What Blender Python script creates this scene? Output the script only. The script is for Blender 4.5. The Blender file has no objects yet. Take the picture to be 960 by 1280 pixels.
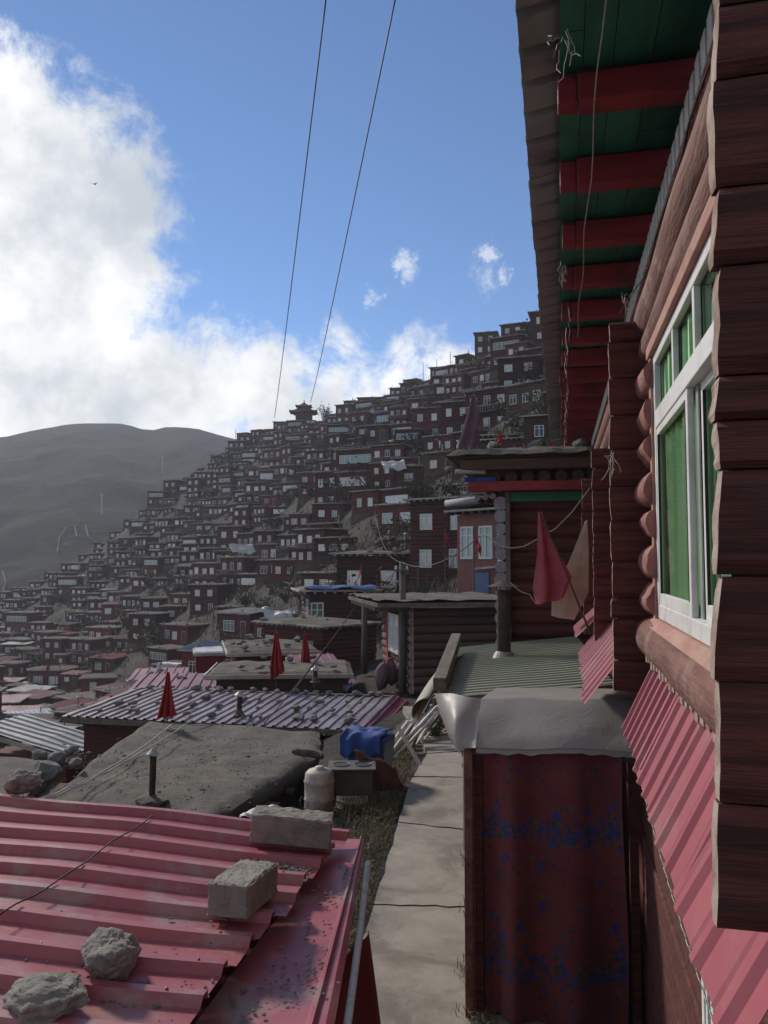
import bpy, bmesh, math, random
import numpy as np
from mathutils import Vector, Matrix, noise as mnoise
R = math.radians
rnd = random.Random(11)
scene = bpy.context.scene
COL = scene.collection

# ---------------------------------------------------------------- camera
F = 1005.0
PITCH = math.atan(62 / F)
YAW = math.atan(218 / F * math.cos(PITCH))
FH = Vector((-math.sin(YAW), math.cos(YAW), 0)); RT = Vector((math.cos(YAW), math.sin(YAW), 0))
FW = FH * math.cos(PITCH) + Vector((0, 0, math.sin(PITCH))); UP = -FH * math.sin(PITCH) + Vector((0, 0, math.cos(PITCH)))
def ray(px, py): return FW + RT * ((px - 480) / F) + UP * ((640 - py) / F)
def at(px, py, X=None, Y=None, Z=None, D=None):
    d = ray(px, py)
    s = X / d.x if X is not None else Y / d.y if Y is not None else Z / d.z if Z is not None else D
    return d * s
def proj(p):
    p = Vector(p); w = p.dot(FW)
    return 480 + F * p.dot(RT) / w, 640 - F * p.dot(UP) / w, w
cam = bpy.data.cameras.new('camera'); cam.sensor_fit = 'VERTICAL'; cam.angle_y = 2 * math.atan(640 / F)
cam.clip_start = 0.05; cam.clip_end = 5000
co = bpy.data.objects.new('camera', cam); COL.objects.link(co)
co.rotation_euler = (math.pi / 2 + PITCH, 0, YAW); scene.camera = co

# ---------------------------------------------------------------- node helpers
class NT:
    def __init__(s, tree): s.t = tree; s.n = tree.nodes; s.l = tree.links
    def new(s, typ, **kw):
        n = s.n.new(typ)
        for k, v in kw.items(): setattr(n, k, v)
        return n
    def link(s, a, b): s.l.new(a, b)
    def put(s, sock, v):
        if hasattr(v, 'is_linked') or isinstance(v, bpy.types.NodeSocket): s.l.new(v, sock)
        else: sock.default_value = v
    def math(s, op, a, b=0.0, c=None, clamp=False):
        n = s.new('ShaderNodeMath', operation=op, use_clamp=clamp); s.put(n.inputs[0], a); s.put(n.inputs[1], b)
        if c is not None: s.put(n.inputs[2], c)
        return n.outputs[0]
    def vmath(s, op, a, b=(0, 0, 0)):
        n = s.new('ShaderNodeVectorMath', operation=op); s.put(n.inputs[0], a); s.put(n.inputs[1], b); return n
    def noise(s, vec, scale, detail=4, rough=.55, dist=0.0):
        n = s.new('ShaderNodeTexNoise'); s.put(n.inputs['Vector'], vec); n.inputs['Scale'].default_value = scale
        n.inputs['Detail'].default_value = detail; n.inputs['Roughness'].default_value = rough; n.inputs['Distortion'].default_value = dist
        return n.outputs['Fac']
    def ramp(s, fac, lo, hi):
        n = s.new('ShaderNodeMapRange', interpolation_type='SMOOTHSTEP'); s.put(n.inputs[0], fac)
        s.put(n.inputs[1], lo); s.put(n.inputs[2], hi); return n.outputs[0]
    def mix(s, fac, a, b):
        n = s.new('ShaderNodeMix', data_type='RGBA'); s.put(n.inputs[0], fac)
        for k, v in ((6, a), (7, b)): s.put(n.inputs[k], (*v, 1) if isinstance(v, tuple) and len(v) == 3 else v)
        return n.outputs[2]
    def coord(s, which='Object', scale=(1, 1, 1)):
        t = s.new('ShaderNodeTexCoord'); m = s.new('ShaderNodeMapping'); s.l.new(t.outputs[which], m.inputs[0]); m.inputs['Scale'].default_value = scale
        return m.outputs[0]
def newmat(name):
    m = bpy.data.materials.new(name); m.use_nodes = True; m.node_tree.nodes.clear(); t = NT(m.node_tree)
    out = t.new('ShaderNodeOutputMaterial'); b = t.new('ShaderNodeBsdfPrincipled'); t.link(b.outputs[0], out.inputs[0])
    return m, t, b, out
def M(name, c1, c2=None, sc=3.0, st=(1, 1, 1), rough=.8, bump=.3, bsc=25.0, metal=0.0, dirt=None, dirtamt=.5, dsc=1.2, rnd_amt=0.0, spec=.5, bst=None, bdist=.01):
    m, t, b, _ = newmat(name)
    c2 = c2 or tuple(x * .6 for x in c1)
    v = t.coord('Object', st)
    col = t.mix(t.ramp(t.noise(v, sc, 6, .62), .3, .7), c1, c2)
    if dirt:
        dv = t.coord('Object')
        col = t.mix(t.math('MULTIPLY', t.ramp(t.noise(dv, dsc, 9, .68, .4), .48, .66), dirtamt), col, dirt)
    if rnd_amt:
        oi = t.new('ShaderNodeObjectInfo'); h = t.new('ShaderNodeHueSaturation'); t.link(col, h.inputs['Color'])
        t.put(h.inputs['Value'], t.math('MULTIPLY_ADD', oi.outputs['Random'], rnd_amt * 2, 1 - rnd_amt)); col = h.outputs[0]
    t.link(col, b.inputs['Base Color'])
    b.inputs['Metallic'].default_value = metal; b.inputs['Specular IOR Level'].default_value = spec
    bv = t.coord('Object', bst or st)
    n = t.noise(bv, bsc, 6, .65)
    t.put(b.inputs['Roughness'], t.math('MULTIPLY_ADD', n, .25, rough - .12, clamp=True))
    if bump:
        bp = t.new('ShaderNodeBump'); bp.inputs['Strength'].default_value = bump; bp.inputs['Distance'].default_value = bdist
        t.link(n, bp.inputs['Height']); t.link(bp.outputs[0], b.inputs['Normal'])
    return m

# ---------------------------------------------------------------- materials
MT = {}
MT['log_dark'] = M('dark_maroon_log', (.175, .046, .034), (.060, .017, .014), 2.8, (.8, 6, 12), .8, 1.0, 9, dirt=(.12, .065, .055), dirtamt=.28, dsc=2.5)
MT['log_pink'] = M('weathered_red_log', (.24, .105, .08), (.12, .045, .036), 4, (6, .6, 6), .78, 1.0, 10, dirt=(.30, .19, .15), dirtamt=.7, dsc=4)
MT['log_end'] = M('cut_log_end', (.46, .38, .33), (.30, .21, .17), 9, (1, 1, 1), .9, .7, 40, dirt=(.16, .06, .045), dirtamt=.6, dsc=9)
MT['stub'] = M('pink_log_end', (.38, .17, .145), (.26, .095, .08), 5, (1, 1, 1), .8, .5, 30, dirt=(.1, .05, .04), dirtamt=.7, dsc=9)
MT['board_pink'] = M('pink_board', (.48, .26, .22), (.36, .16, .13), 5, (3, .6, 3), .8, .4, 20, dirt=(.4, .33, .24), dirtamt=.7, dsc=3)
MT['rafter'] = M('red_rafter_paint', (.36, .028, .036), (.22, .02, .026), 3, (.7, 5, 6), .62, .5, 14, dirt=(.07, .02, .016), dirtamt=.6, dsc=3)
MT['green'] = M('green_soffit_paint', (.02, .25, .155), (.012, .16, .10), 3, (3, .6, 3), .6, .35, 14, dirt=(.02, .03, .02), dirtamt=.4, dsc=3)
MT['greenpaint'] = M('green_trim_paint', (.008, .17, .07), (.008, .11, .05), 6, rough=.6, bump=.1)
MT['roof_under'] = M('brown_sheet_underside', (.30, .335, .34), (.23, .26, .265), 2, rough=.6, bump=.1, dirt=(.08, .06, .05), dsc=2)
MT['pink_sheet'] = M('pink_painted_sheet', (.36, .078, .105), (.30, .060, .088), 1.5, rough=.5, bump=.08, bsc=60, dirt=(.36, .17, .17), dirtamt=.6, dsc=2.2)
MT['white'] = M('white_window_plastic', (.80, .81, .79), (.75, .76, .74), 3, rough=.4, bump=.03, dirt=(.5, .48, .44), dirtamt=.45, dsc=6)
MT['whitepaint'] = M('chalk_white_paint', (.82, .82, .78), (.66, .65, .61), 12, rough=.85, bump=.2, dirt=(.45, .42, .38), dirtamt=.5, dsc=14)
MT['bluewhite'] = M('grey_white_log_end', (.36, .36, .4), (.26, .26, .3), 8, rough=.85, bump=.3)
MT['concrete'] = M('path_concrete', (.36, .335, .285), (.27, .25, .21), 2.4, rough=.92, bump=.5, bsc=30, dirt=(.15, .135, .11), dirtamt=.75, dsc=1.1, bdist=.008)
MT['block'] = M('cement_block', (.30, .28, .25), (.22, .205, .18), 9, rough=.95, bump=1.0, bsc=38, dirt=(.16, .13, .10), dirtamt=.6, dsc=5, bdist=.012)
MT['rock'] = M('grey_stone', (.21, .205, .2), (.12, .118, .115), 8, rough=.95, bump=.9, bsc=28, dirt=(.3, .28, .25), dirtamt=.4, dsc=7, bdist=.015)
MT['mud'] = M('mud_roof_earth', (.155, .14, .118), (.09, .08, .068), 2.6, rough=.97, bump=.9, bsc=22, dirt=(.2, .18, .15), dirtamt=.6, dsc=1.0, bdist=.03)
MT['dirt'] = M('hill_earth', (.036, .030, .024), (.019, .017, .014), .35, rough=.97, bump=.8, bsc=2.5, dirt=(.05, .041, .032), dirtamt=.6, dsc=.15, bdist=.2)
MT['soil'] = M('yard_soil', (.12, .10, .075), (.07, .058, .045), 2.5, rough=.97, bump=.9, bsc=24, dirt=(.16, .14, .08), dirtamt=.6, dsc=1.5, bdist=.03)
MT['grass'] = M('dry_grass', (.24, .20, .10), (.11, .105, .05), 4, rough=.9, bump=0)
MT['twig'] = M('bare_twigs', (.13, .10, .075), (.07, .055, .045), 4, rough=.9, bump=0)
MT['leafdry'] = M('dull_leaves', (.075, .072, .04), (.05, .045, .03), 3, rough=.9, bump=0, rnd_amt=.3)
MT['leafgreen'] = M('green_leaves', (.10, .17, .04), (.05, .10, .025), 6, rough=.8, bump=0)
MT['rust'] = M('rusty_stovepipe', (.045, .035, .03), (.03, .026, .025), 7, rough=.75, bump=.2, dirt=(.14, .06, .03), dirtamt=.7, dsc=7)
MT['tin'] = M('galvanised_tin', (.42, .42, .42), (.3, .3, .3), 6, rough=.5, bump=.1, metal=.3)
MT['lightgreen'] = M('pale_green_sheet', (.27, .295, .23), (.22, .24, .18), 1.4, rough=.55, bump=.08, bsc=50, dirt=(.3, .24, .17), dirtamt=.35, dsc=1.3)
MT['wood_grey'] = M('weathered_plank', (.20, .175, .15), (.12, .10, .085), 2.5, (5, .7, 5), .92, .7, 10, dirt=(.08, .07, .06), dirtamt=.6, dsc=3)
MT['wood_brown'] = M('brown_timber', (.11, .07, .045), (.065, .042, .03), 2.5, (.7, 5, 5), .9, .6, 10)
MT['pole'] = M('grey_pole_wood', (.17, .155, .145), (.10, .09, .085), 3, (5, 5, .6), .92, .5, 12)
MT['black'] = M('black_cable', (.015, .015, .016), (.012, .012, .012), 2, rough=.6, bump=0)
MT['cord'] = M('pale_cord', (.6, .58, .52), (.45, .43, .38), 30, rough=.8, bump=.1)
MT['redcloth'] = M('red_flag_cloth', (.50, .035, .03), (.36, .02, .025), 5, rough=.85, bump=.15, bsc=40)
MT['pinkcloth'] = M('faded_rose_cloth', (.42, .10, .125), (.33, .075, .10), 3, rough=.9, bump=.2, bsc=60, dirt=(.3, .04, .06), dirtamt=.6, dsc=4)
MT['purplecloth'] = M('dark_purple_cloth', (.19, .11, .15), (.13, .07, .10), 3, rough=.9, bump=.2)
MT['beigecloth'] = M('beige_sacking', (.58, .54, .42), (.48, .44, .34), 4, rough=.92, bump=.3, bsc=90, dirt=(.33, .26, .16), dirtamt=.5, dsc=4)
MT['bluecloth'] = M('blue_cloth', (.03, .085, .33), (.02, .05, .21), 4, rough=.8, bump=.2)
MT['blueplastic'] = M('blue_plastic', (.015, .07, .24), (.01, .05, .17), 3, rough=.4, bump=.05)
MT['bluesheet'] = M('blue_roof_sheet', (.10, .17, .32), (.08, .13, .25), 1.5, rough=.5, bump=.1)
MT['bluetarp'] = M('bright_blue_tarp', (.02, .08, .28), (.012, .05, .2), 3, rough=.5, bump=.2, bsc=6)
MT['purplesheet'] = M('plum_roof_sheet', (.20, .045, .095), (.15, .035, .075), 1.2, rough=.5, bump=.1, dirt=(.2, .14, .15), dirtamt=.45, dsc=.9)
MT['greysheet'] = M('grey_violet_sheet', (.32, .28, .30), (.22, .17, .19), .9, rough=.38, bump=.1, dirt=(.1, .07, .07), dirtamt=.6, dsc=.8)
MT['brick'] = M('pinkish_brick', (.30, .13, .115), (.22, .09, .08), 6, rough=.9, bump=.5, bsc=14)
MT['redwall'] = M('red_painted_wall', (.22, .025, .03), (.15, .02, .022), 1.5, rough=.75, bump=.2, bsc=8, rnd_amt=.25)
MT['barrel'] = M('dirty_white_plastic', (.52, .49, .45), (.36, .29, .24), 5, rough=.6, bump=.2, dirt=(.22, .11, .06), dirtamt=.85, dsc=3)
MT['ironbox'] = M('dark_iron', (.09, .08, .07), (.05, .042, .038), 5, rough=.6, bump=.2, dirt=(.13, .08, .055), dirtamt=.5, dsc=4)
MT['hwall'] = M('maroon_cabin_logs', (.135, .035, .030), (.065, .021, .018), .8, (.6, .6, 4), .85, .3, 4, dirt=(.10, .055, .045), dirtamt=.5, dsc=.5, rnd_amt=.45, bdist=.05)
MT['hwall2'] = M('brown_cabin_logs', (.125, .062, .048), (.07, .036, .03), .8, (.6, .6, 4), .85, .3, 4, dirt=(.12, .08, .06), dirtamt=.5, dsc=.5, rnd_amt=.4, bdist=.05)
MT['plinth'] = M('stone_and_earth_footing', (.115, .095, .08), (.06, .05, .044), .9, rough=.96, bump=.8, bsc=4, dirt=(.09, .035, .03), dirtamt=.7, dsc=.4, rnd_amt=.3, bdist=.1)
MT['hroof'] = M('earth_roof', (.125, .108, .095), (.065, .057, .052), .9, rough=.96, bump=.8, bsc=5, dirt=(.19, .17, .15), dirtamt=.5, dsc=.5, rnd_amt=.3, bdist=.1)
MT['fascia'] = M('pale_roof_edge', (.55, .51, .47), (.34, .29, .26), .9, (1, 1, 1), .8, .2, 6, dirt=(.10, .06, .05), dirtamt=.7, dsc=.6)
MT['teal'] = M('teal_trim', (.03, .16, .15), (.02, .11, .10), 2, rough=.7, bump=.1)
MT['pinkwall'] = M('rose_curtain_wall', (.34, .08, .09), (.24, .05, .06), 1.2, rough=.85, bump=.2)
MT['tarpwhite'] = M('white_plastic_sheet', (.55, .55, .55), (.36, .35, .34), 1.4, rough=.5, bump=.5, bsc=5, bdist=.05)
MT['mountain'] = M('scrubby_mountain', (.042, .040, .022), (.006, .008, .004), .06, rough=1, bump=.8, bsc=.25, dirt=(.008, .011, .007), dirtamt=.8, dsc=.07, spec=.1, bdist=2.5)
MT['valley'] = M('valley_ground', (.08, .075, .055), (.05, .05, .04), .02, rough=1, bump=0, spec=.1)

def pane_mat(name, base, rough, ior):
    m, t, b, _ = newmat(name)
    oi = t.new('ShaderNodeObjectInfo'); v = t.coord('Object')
    n = t.noise(v, 1.3, 3)
    f = t.math('ADD', t.math('MULTIPLY', n, .6), t.math('MULTIPLY', oi.outputs['Random'], .5), clamp=True)
    t.link(t.mix(t.ramp(f, .35, .75), tuple(x * .45 for x in base), base), b.inputs['Base Color'])
    b.inputs['Roughness'].default_value = rough; b.inputs['IOR'].default_value = ior; return m
MT['pane'] = pane_mat('curtain_and_sky_pane', (.86, .88, .88), .06, 1.8)  # pale base: curtains and plastic, plus sky reflection put into the colour
MT['paneg'] = pane_mat('greenish_pane', (.34, .46, .44), .05, 1.9)
MT['paned'] = pane_mat('dark_pane', (.05, .06, .07), .04, 1.6)
def glass_mat():
    m, t, b, out = newmat('window_glass'); t.n.remove(b)
    tr = t.new('ShaderNodeBsdfTransparent'); tr.inputs[0].default_value = (.93, .96, .95, 1)
    gl = t.new('ShaderNodeBsdfGlossy'); gl.inputs['Roughness'].default_value = .02
    fr = t.new('ShaderNodeFresnel'); fr.inputs[0].default_value = 1.3
    mx = t.new('ShaderNodeMixShader'); t.link(fr.outputs[0], mx.inputs[0]); t.link(tr.outputs[0], mx.inputs[1]); t.link(gl.outputs[0], mx.inputs[2])
    t.link(mx.outputs[0], out.inputs[0]); return m
MT['glass'] = glass_mat()
def plastic_mat():
    m, t, b, out = newmat('milky_plastic_film')
    v = t.coord('Object'); n = t.noise(v, 3, 6, .6)
    t.link(t.mix(n, (.36, .345, .325), (.52, .49, .46)), b.inputs['Base Color'])
    b.inputs['Roughness'].default_value = .45
    bp = t.new('ShaderNodeBump'); bp.inputs['Strength'].default_value = .5; bp.inputs['Distance'].default_value = .008
    t.link(t.noise(v, 7, 6, .6, 2.2), bp.inputs['Height']); t.link(bp.outputs[0], b.inputs['Normal'])
    tl = t.new('ShaderNodeBsdfTranslucent'); tl.inputs[0].default_value = (.6, .58, .54, 1)
    mx = t.new('ShaderNodeMixShader'); mx.inputs[0].default_value = .3; t.link(b.outputs[0], mx.inputs[1]); t.link(tl.outputs[0], mx.inputs[2]); t.link(mx.outputs[0], out.inputs[0])
    return m
MT['plastic'] = plastic_mat()
def curtain_mat(name, a, bcol):
    m, t, b, _ = newmat(name); v = t.coord('Object', (1, 16, .5))
    t.link(t.mix(t.ramp(t.noise(v, 1.0, 3), .3, .7), a, bcol), b.inputs['Base Color']); b.inputs['Roughness'].default_value = .9; return m
MT['greencurtain'] = curtain_mat('green_curtain_cloth', (.60, .92, .50), (.16, .66, .18))
def floral_mat():
    m, t, b, _ = newmat('floral_maroon_cloth')
    tc = t.new('ShaderNodeTexCoord'); sx = t.new('ShaderNodeSeparateXYZ'); t.link(tc.outputs['UV'], sx.inputs[0])
    x, z = sx.outputs[0], sx.outputs[1]          # metres across / metres up the cloth
    uv = t.new('ShaderNodeCombineXYZ'); t.link(x, uv.inputs[0]); t.link(z, uv.inputs[1]); uv = uv.outputs[0]
    wob = t.noise(uv, 4, 3)
    per = t.math('FRACT', t.math('DIVIDE', t.math('ADD', t.math('SUBTRACT', z, .22), t.math('MULTIPLY', t.math('SUBTRACT', wob, .5), .12)), .93))
    band = t.math('MULTIPLY', t.ramp(per, .03, .10), t.math('SUBTRACT', 1, t.ramp(per, .17, .26)))
    vine = t.math('MULTIPLY', t.ramp(t.math('SINE', t.math('MULTIPLY', x, 15)), .6, .95), t.math('MULTIPLY', t.ramp(per, .1, .15), t.math('SUBTRACT', 1, t.ramp(per, .3, .42))))
    dens = t.math('ADD', t.math('ADD', band, t.math('MULTIPLY', vine, .8)), .09, clamp=True)
    col = t.mix(t.ramp(t.noise(uv, 3, 4), .3, .7), (.20, .042, .046), (.14, .030, .034))
    for sc, colr, thr, seed in ((12, (.014, .035, .19), .42, 0), (17, (.12, .085, .04), .36, 5), (20, (.012, .06, .08), .42, 9), (15, (.02, .05, .27), .30, 3), (28, (.010, .04, .05), .42, 13), (24, (.015, .045, .24), .4, 17)):
        vo = t.new('ShaderNodeTexVoronoi'); vo.inputs['Scale'].default_value = sc; vo.inputs['Randomness'].default_value = .85
        ad = t.vmath('ADD', uv, (seed, seed * .7, 0)); t.link(ad.outputs[0], vo.inputs['Vector'])
        d = t.math('ADD', vo.outputs['Distance'], t.math('MULTIPLY', t.math('SUBTRACT', t.noise(uv, sc * 3.6, 3), .5), .95))
        inside = t.math('LESS_THAN', d, thr)
        sp = t.new('ShaderNodeSeparateColor'); t.link(vo.outputs['Color'], sp.inputs[0])
        on = t.math('LESS_THAN', sp.outputs[0], t.math('MULTIPLY', dens, .72))
        col = t.mix(t.math('MULTIPLY', t.math('MULTIPLY', inside, on), .8), col, colr)
    t.link(col, b.inputs['Base Color']); b.inputs['Roughness'].default_value = .85
    b.inputs['Sheen Weight'].default_value = .15
    return m
MT['floral'] = floral_mat()

# ---------------------------------------------------------------- mesh builder
class MB:
    def __init__(s): s.v = []; s.f = []; s.m = []; s.uv = None
    def add(s, vs, fs, mi=0):
        o = len(s.v); s.v += [tuple(v) for v in vs]; s.f += [tuple(i + o for i in f) for f in fs]; s.m += [mi] * len(fs)
    def quad(s, a, b, c, d, mi=0): s.add([a, b, c, d], [(0, 1, 2, 3)], mi)
    def hexa(s, p, mi=0, mleft=None):      # p: 4 bottom (ccw) + 4 top
        fs = [(3, 2, 1, 0), (4, 5, 6, 7), (0, 1, 5, 4), (1, 2, 6, 5), (2, 3, 7, 6), (3, 0, 4, 7)]
        o = len(s.v); s.v += [tuple(v) for v in p]
        for k, f in enumerate(fs):
            s.f.append(tuple(i + o for i in f)); s.m.append(mleft if (mleft is not None and k == 5) else mi)
    def box(s, x0, x1, y0, y1, z0, z1, mi=0, mleft=None):
        s.hexa([(x0, y0, z0), (x1, y0, z0), (x1, y1, z0), (x0, y1, z0), (x0, y0, z1), (x1, y0, z1), (x1, y1, z1), (x0, y1, z1)], mi, mleft)
    def beam(s, a, b, w, h, mi=0, up=(0, 0, 1)):
        a, b = Vector(a), Vector(b); d = (b - a).normalized(); u = Vector(up)
        sd = d.cross(u).normalized() * w / 2; u = sd.cross(d).normalized() * h / 2
        s.hexa([a - sd - u, a + sd - u, b + sd - u, b - sd - u, a - sd + u, a + sd + u, b + sd + u, b - sd + u], mi)
    def tube(s, pts, r, n=8, mi=0, caps=True, capmi=None, squash=None):
        pts = [Vector(p) for p in pts]; rs = r if isinstance(r, (list, tuple)) else [r] * len(pts)
        o = len(s.v); up0 = None
        for i, p in enumerate(pts):
            d = (pts[min(i + 1, len(pts) - 1)] - pts[max(i - 1, 0)]).normalized()
            if up0 is None: up0 = Vector((0, 0, 1)) if abs(d.z) < .9 else Vector((1, 0, 0))
            a = d.cross(up0).normalized(); b = a.cross(d).normalized(); up0 = b
            for k in range(n):
                t = 2 * math.pi * k / n; s.v.append(tuple(p + (a * math.cos(t) + b * math.sin(t)) * rs[i]))
        for i in range(len(pts) - 1):
            for k in range(n):
                k2 = (k + 1) % n
                s.f.append((o + i * n + k, o + i * n + k2, o + (i + 1) * n + k2, o + (i + 1) * n + k)); s.m.append(mi)
        if caps:
            cm = mi if capmi is None else capmi
            s.f.append(tuple(o + k for k in range(n))[::-1]); s.m.append(cm)
            e = o + (len(pts) - 1) * n; s.f.append(tuple(e + k for k in range(n))); s.m.append(cm)
    def log(s, a, b, r, n=14, seg=8, wob=.05, mi=0, capmi=None, seed=0, dome=0):
        a, b = Vector(a), Vector(b); L = (b - a).length; d = (b - a).normalized()
        u = d.cross(Vector((0, 0, 1))).normalized(); w = u.cross(d); o = len(s.v)
        ts = [i / seg for i in range(seg + 1)]; rr = [r] * (seg + 1)
        if dome:
            e = dome / L; ts = [0, e * .15, e * .5, e] + [e + (1 - 2 * e) * i / seg for i in range(1, seg)] + [1 - e, 1 - e * .5, 1 - e * .15, 1]
            rr = [r * .55, r * .8, r * .94, r] + [r] * (seg - 1) + [r, r * .94, r * .8, r * .55]
        for i, t in enumerate(ts):
            for k in range(n):
                th = 2 * math.pi * k / n
                q = rr[i] * (1 + wob * mnoise.noise(Vector((t * L * 1.7 + seed * 7.3, math.cos(th) * 1.2, math.sin(th) * 1.2))))
                s.v.append(tuple(a + d * (L * t) + (u * math.cos(th) + w * math.sin(th)) * q))
        for i in range(len(ts) - 1):
            for k in range(n):
                k2 = (k + 1) % n; s.f.append((o + i * n + k, o + (i + 1) * n + k, o + (i + 1) * n + k2, o + i * n + k2)); s.m.append(mi)
        cm = mi if capmi is None else capmi
        s.f.append(tuple(o + k for k in range(n))); s.m.append(cm)
        e = o + (len(ts) - 1) * n; s.f.append(tuple(e + k for k in range(n))[::-1]); s.m.append(cm)
    def lathe(s, prof, c, n=16, mi=0):      # prof: (r,z)
        o = len(s.v); c = Vector(c)
        for r_, z in prof:
            for k in range(n): s.v.append((c.x + r_ * math.cos(2 * math.pi * k / n), c.y + r_ * math.sin(2 * math.pi * k / n), c.z + z))
        for i in range(len(prof) - 1):
            for k in range(n):
                k2 = (k + 1) % n; s.f.append((o + i * n + k, o + i * n + k2, o + (i + 1) * n + k2, o + (i + 1) * n + k)); s.m.append(mi)
    def grid(s, fn, nu, nv, mi=0, uvfn=None):
        o = len(s.v)
        for j in range(nv + 1):
            for i in range(nu + 1): s.v.append(tuple(fn(i / nu, j / nv)))
        for j in range(nv):
            for i in range(nu):
                a = o + j * (nu + 1) + i; s.f.append((a, a + 1, a + nu + 2, a + nu + 1)); s.m.append(mi)
    def rock(s, c, size, seed, sub=2, rough=.35, mi=0, flat=0.0):
        bm = bmesh.new(); bmesh.ops.create_icosphere(bm, subdivisions=sub, radius=1); bm.verts.ensure_lookup_table()
        r = random.Random(seed); rot = Matrix.Rotation(r.uniform(0, 6.3), 3, 'Z'); o = len(s.v)
        for v in bm.verts:
            p = v.co.copy(); q = 1 + rough * mnoise.noise(p * 1.1 + Vector((seed * 3.1, 0, 0))) + rough * .45 * mnoise.noise(p * 3.1 + Vector((0, seed * 1.7, 0)))
            p = p * q
            if sub > 3: p += v.co * (.05 * mnoise.noise(v.co * 7 + Vector((seed, 0, 0))) + .045 * abs(mnoise.noise(v.co * 16 + Vector((seed, 4, 0)))) + .02 * mnoise.noise(v.co * 34))
            p = Vector((p.x * size[0], p.y * size[1], max(p.z, -.45 if flat else -9) * size[2])); p = rot @ p
            s.v.append((c[0] + p.x, c[1] + p.y, c[2] + p.z))
        for f in bm.faces: s.f.append(tuple(o + v.index for v in f.verts)); s.m.append(mi)
        bm.free()
    def mesh(s, name, mats, smooth=False):
        me = bpy.data.meshes.new(name); me.from_pydata(s.v, [], s.f)
        for m in mats: me.materials.append(MT[m] if isinstance(m, str) else m)
        if len(mats) > 1: me.polygons.foreach_set('material_index', s.m)
        if smooth: me.polygons.foreach_set('use_smooth', [True] * len(s.f))
        me.update(); return me
    def build(s, name, mats, parent=None, smooth=False, bevel=0, solid=0, loc=None, angle=None):
        if not isinstance(mats, (list, tuple)): mats = [mats]
        o = bpy.data.objects.new(name, s.mesh(name, mats, smooth or angle is not None)); COL.objects.link(o)
        if loc is not None: o.location = loc
        if parent is not None: o.parent = parent
        if angle is not None:
            o.data.set_sharp_from_angle(angle=R(angle))
        if solid: md = o.modifiers.new('solid', 'SOLIDIFY'); md.thickness = solid; md.offset = 0
        if bevel: md = o.modifiers.new('bevel', 'BEVEL'); md.width = bevel; md.segments = 2; md.limit_method = 'ANGLE'
        return o
def tag(o, label=None, cat=None, group=None, kind=None):
    if label: o['label'] = label
    if cat: o['category'] = cat
    if group: o['group'] = group
    if kind: o['kind'] = kind
    return o
def empty(name, loc=(0, 0, 0), rz=0, label=None, cat=None, group=None):
    o = bpy.data.objects.new(name, None); COL.objects.link(o); o.location = loc; o.rotation_euler.z = rz; o.empty_display_size = .1
    return tag(o, label, cat, group)
RIB = [(0, 0), (.30, 0), (.36, 1), (.50, 1), (.56, 0)]
def ribsheet(mb, O, along, across, pitch, h, profile=RIB, wob=0.0, nseg=6, seed=0, mi=0, endjit=0.0):
    """corrugated sheet: ribs run along `along`; profile repeats each `pitch` across"""
    O = Vector(O); A = Vector(along); B = Vector(across); n = A.cross(B).normalized()
    if n.z < 0: n = -n
    L = B.length; cnt = int(round(L / pitch)); pts = []
    for k in range(cnt):
        for t, hh in profile: pts.append(((k + t) * pitch, hh * h))
    pts.append((cnt * pitch, 0)); Bn = B.normalized(); o = len(mb.v); np_ = len(pts); An = A.normalized()
    for i in range(nseg + 1):
        for (b, hh) in pts:
            w = wob * mnoise.noise(Vector((i * 1.3 / nseg * A.length + seed, b * 1.1, seed * 3)))
            e = 0
            if i in (0, nseg): e = endjit * mnoise.noise(Vector((b * 5, seed * 2.7, i)))
            mb.v.append(tuple(O + A * (i / nseg) + An * e + Bn * b + n * (hh + w)))
    for i in range(nseg):
        for k in range(np_ - 1):
            a = o + i * np_ + k; mb.f.append((a, a + 1, a + np_ + 1, a + np_)); mb.m.append(mi)
WAVE = [(i / 6, .5 - .5 * math.cos(2 * math.pi * i / 6)) for i in range(6)]
def cable(mb, a, b, sag, r, n=16, sides=5, jit=0.0, seed=0):
    a, b = Vector(a), Vector(b)
    pts = []
    for i in range(n + 1):
        t = i / n; p = a.lerp(b, t); p.z -= sag * 4 * t * (1 - t)
        if jit and 0 < i < n: p += Vector((mnoise.noise(Vector((i * .9, seed, 0))), mnoise.noise(Vector((i * .9, seed, 5))), mnoise.noise(Vector((i * .9, seed, 9))))) * jit
        pts.append(p)
    mb.tube(pts, r, sides)
def droop_flag(mb, top, h, w, seed=0, nf=5, lean=(0, 0), n=22, m=16, flat=.45, mi=0):
    # limp pennant: hoist fixed to the pole, the fly sagging down in loose folds
    top = Vector(top); ph = seed * 1.9; sg = -1 if seed % 2 else 1; hh = h * .52; L = h * .56
    def fn(s_, t_):
        x = sg * w * ((.25 + 1.5 * t_) * (1 - math.exp(-2.2 * s_)) + .42 * s_ * math.sin(6.5 * s_ + 3.2 * t_ + ph) + .25 * s_ * mnoise.noise(Vector((s_ * 3, t_ * 3, ph))))
        y = w * .75 * s_ * math.sin(9 * s_ + 2.3 * t_ + ph * 2) + w * .4 * math.sin(5 * t_ + ph) * s_
        z = -hh * t_ - L * s_ ** 1.15 * (.82 + .2 * t_) + .10 * h * s_ * mnoise.noise(Vector((s_ * 2, t_ * 5, ph + 3)))
        return top + Vector((x + lean[0] * (t_ * .5 + s_ * .5), y + lean[1], z))
    mb.grid(fn, n, m, mi); return
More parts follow.
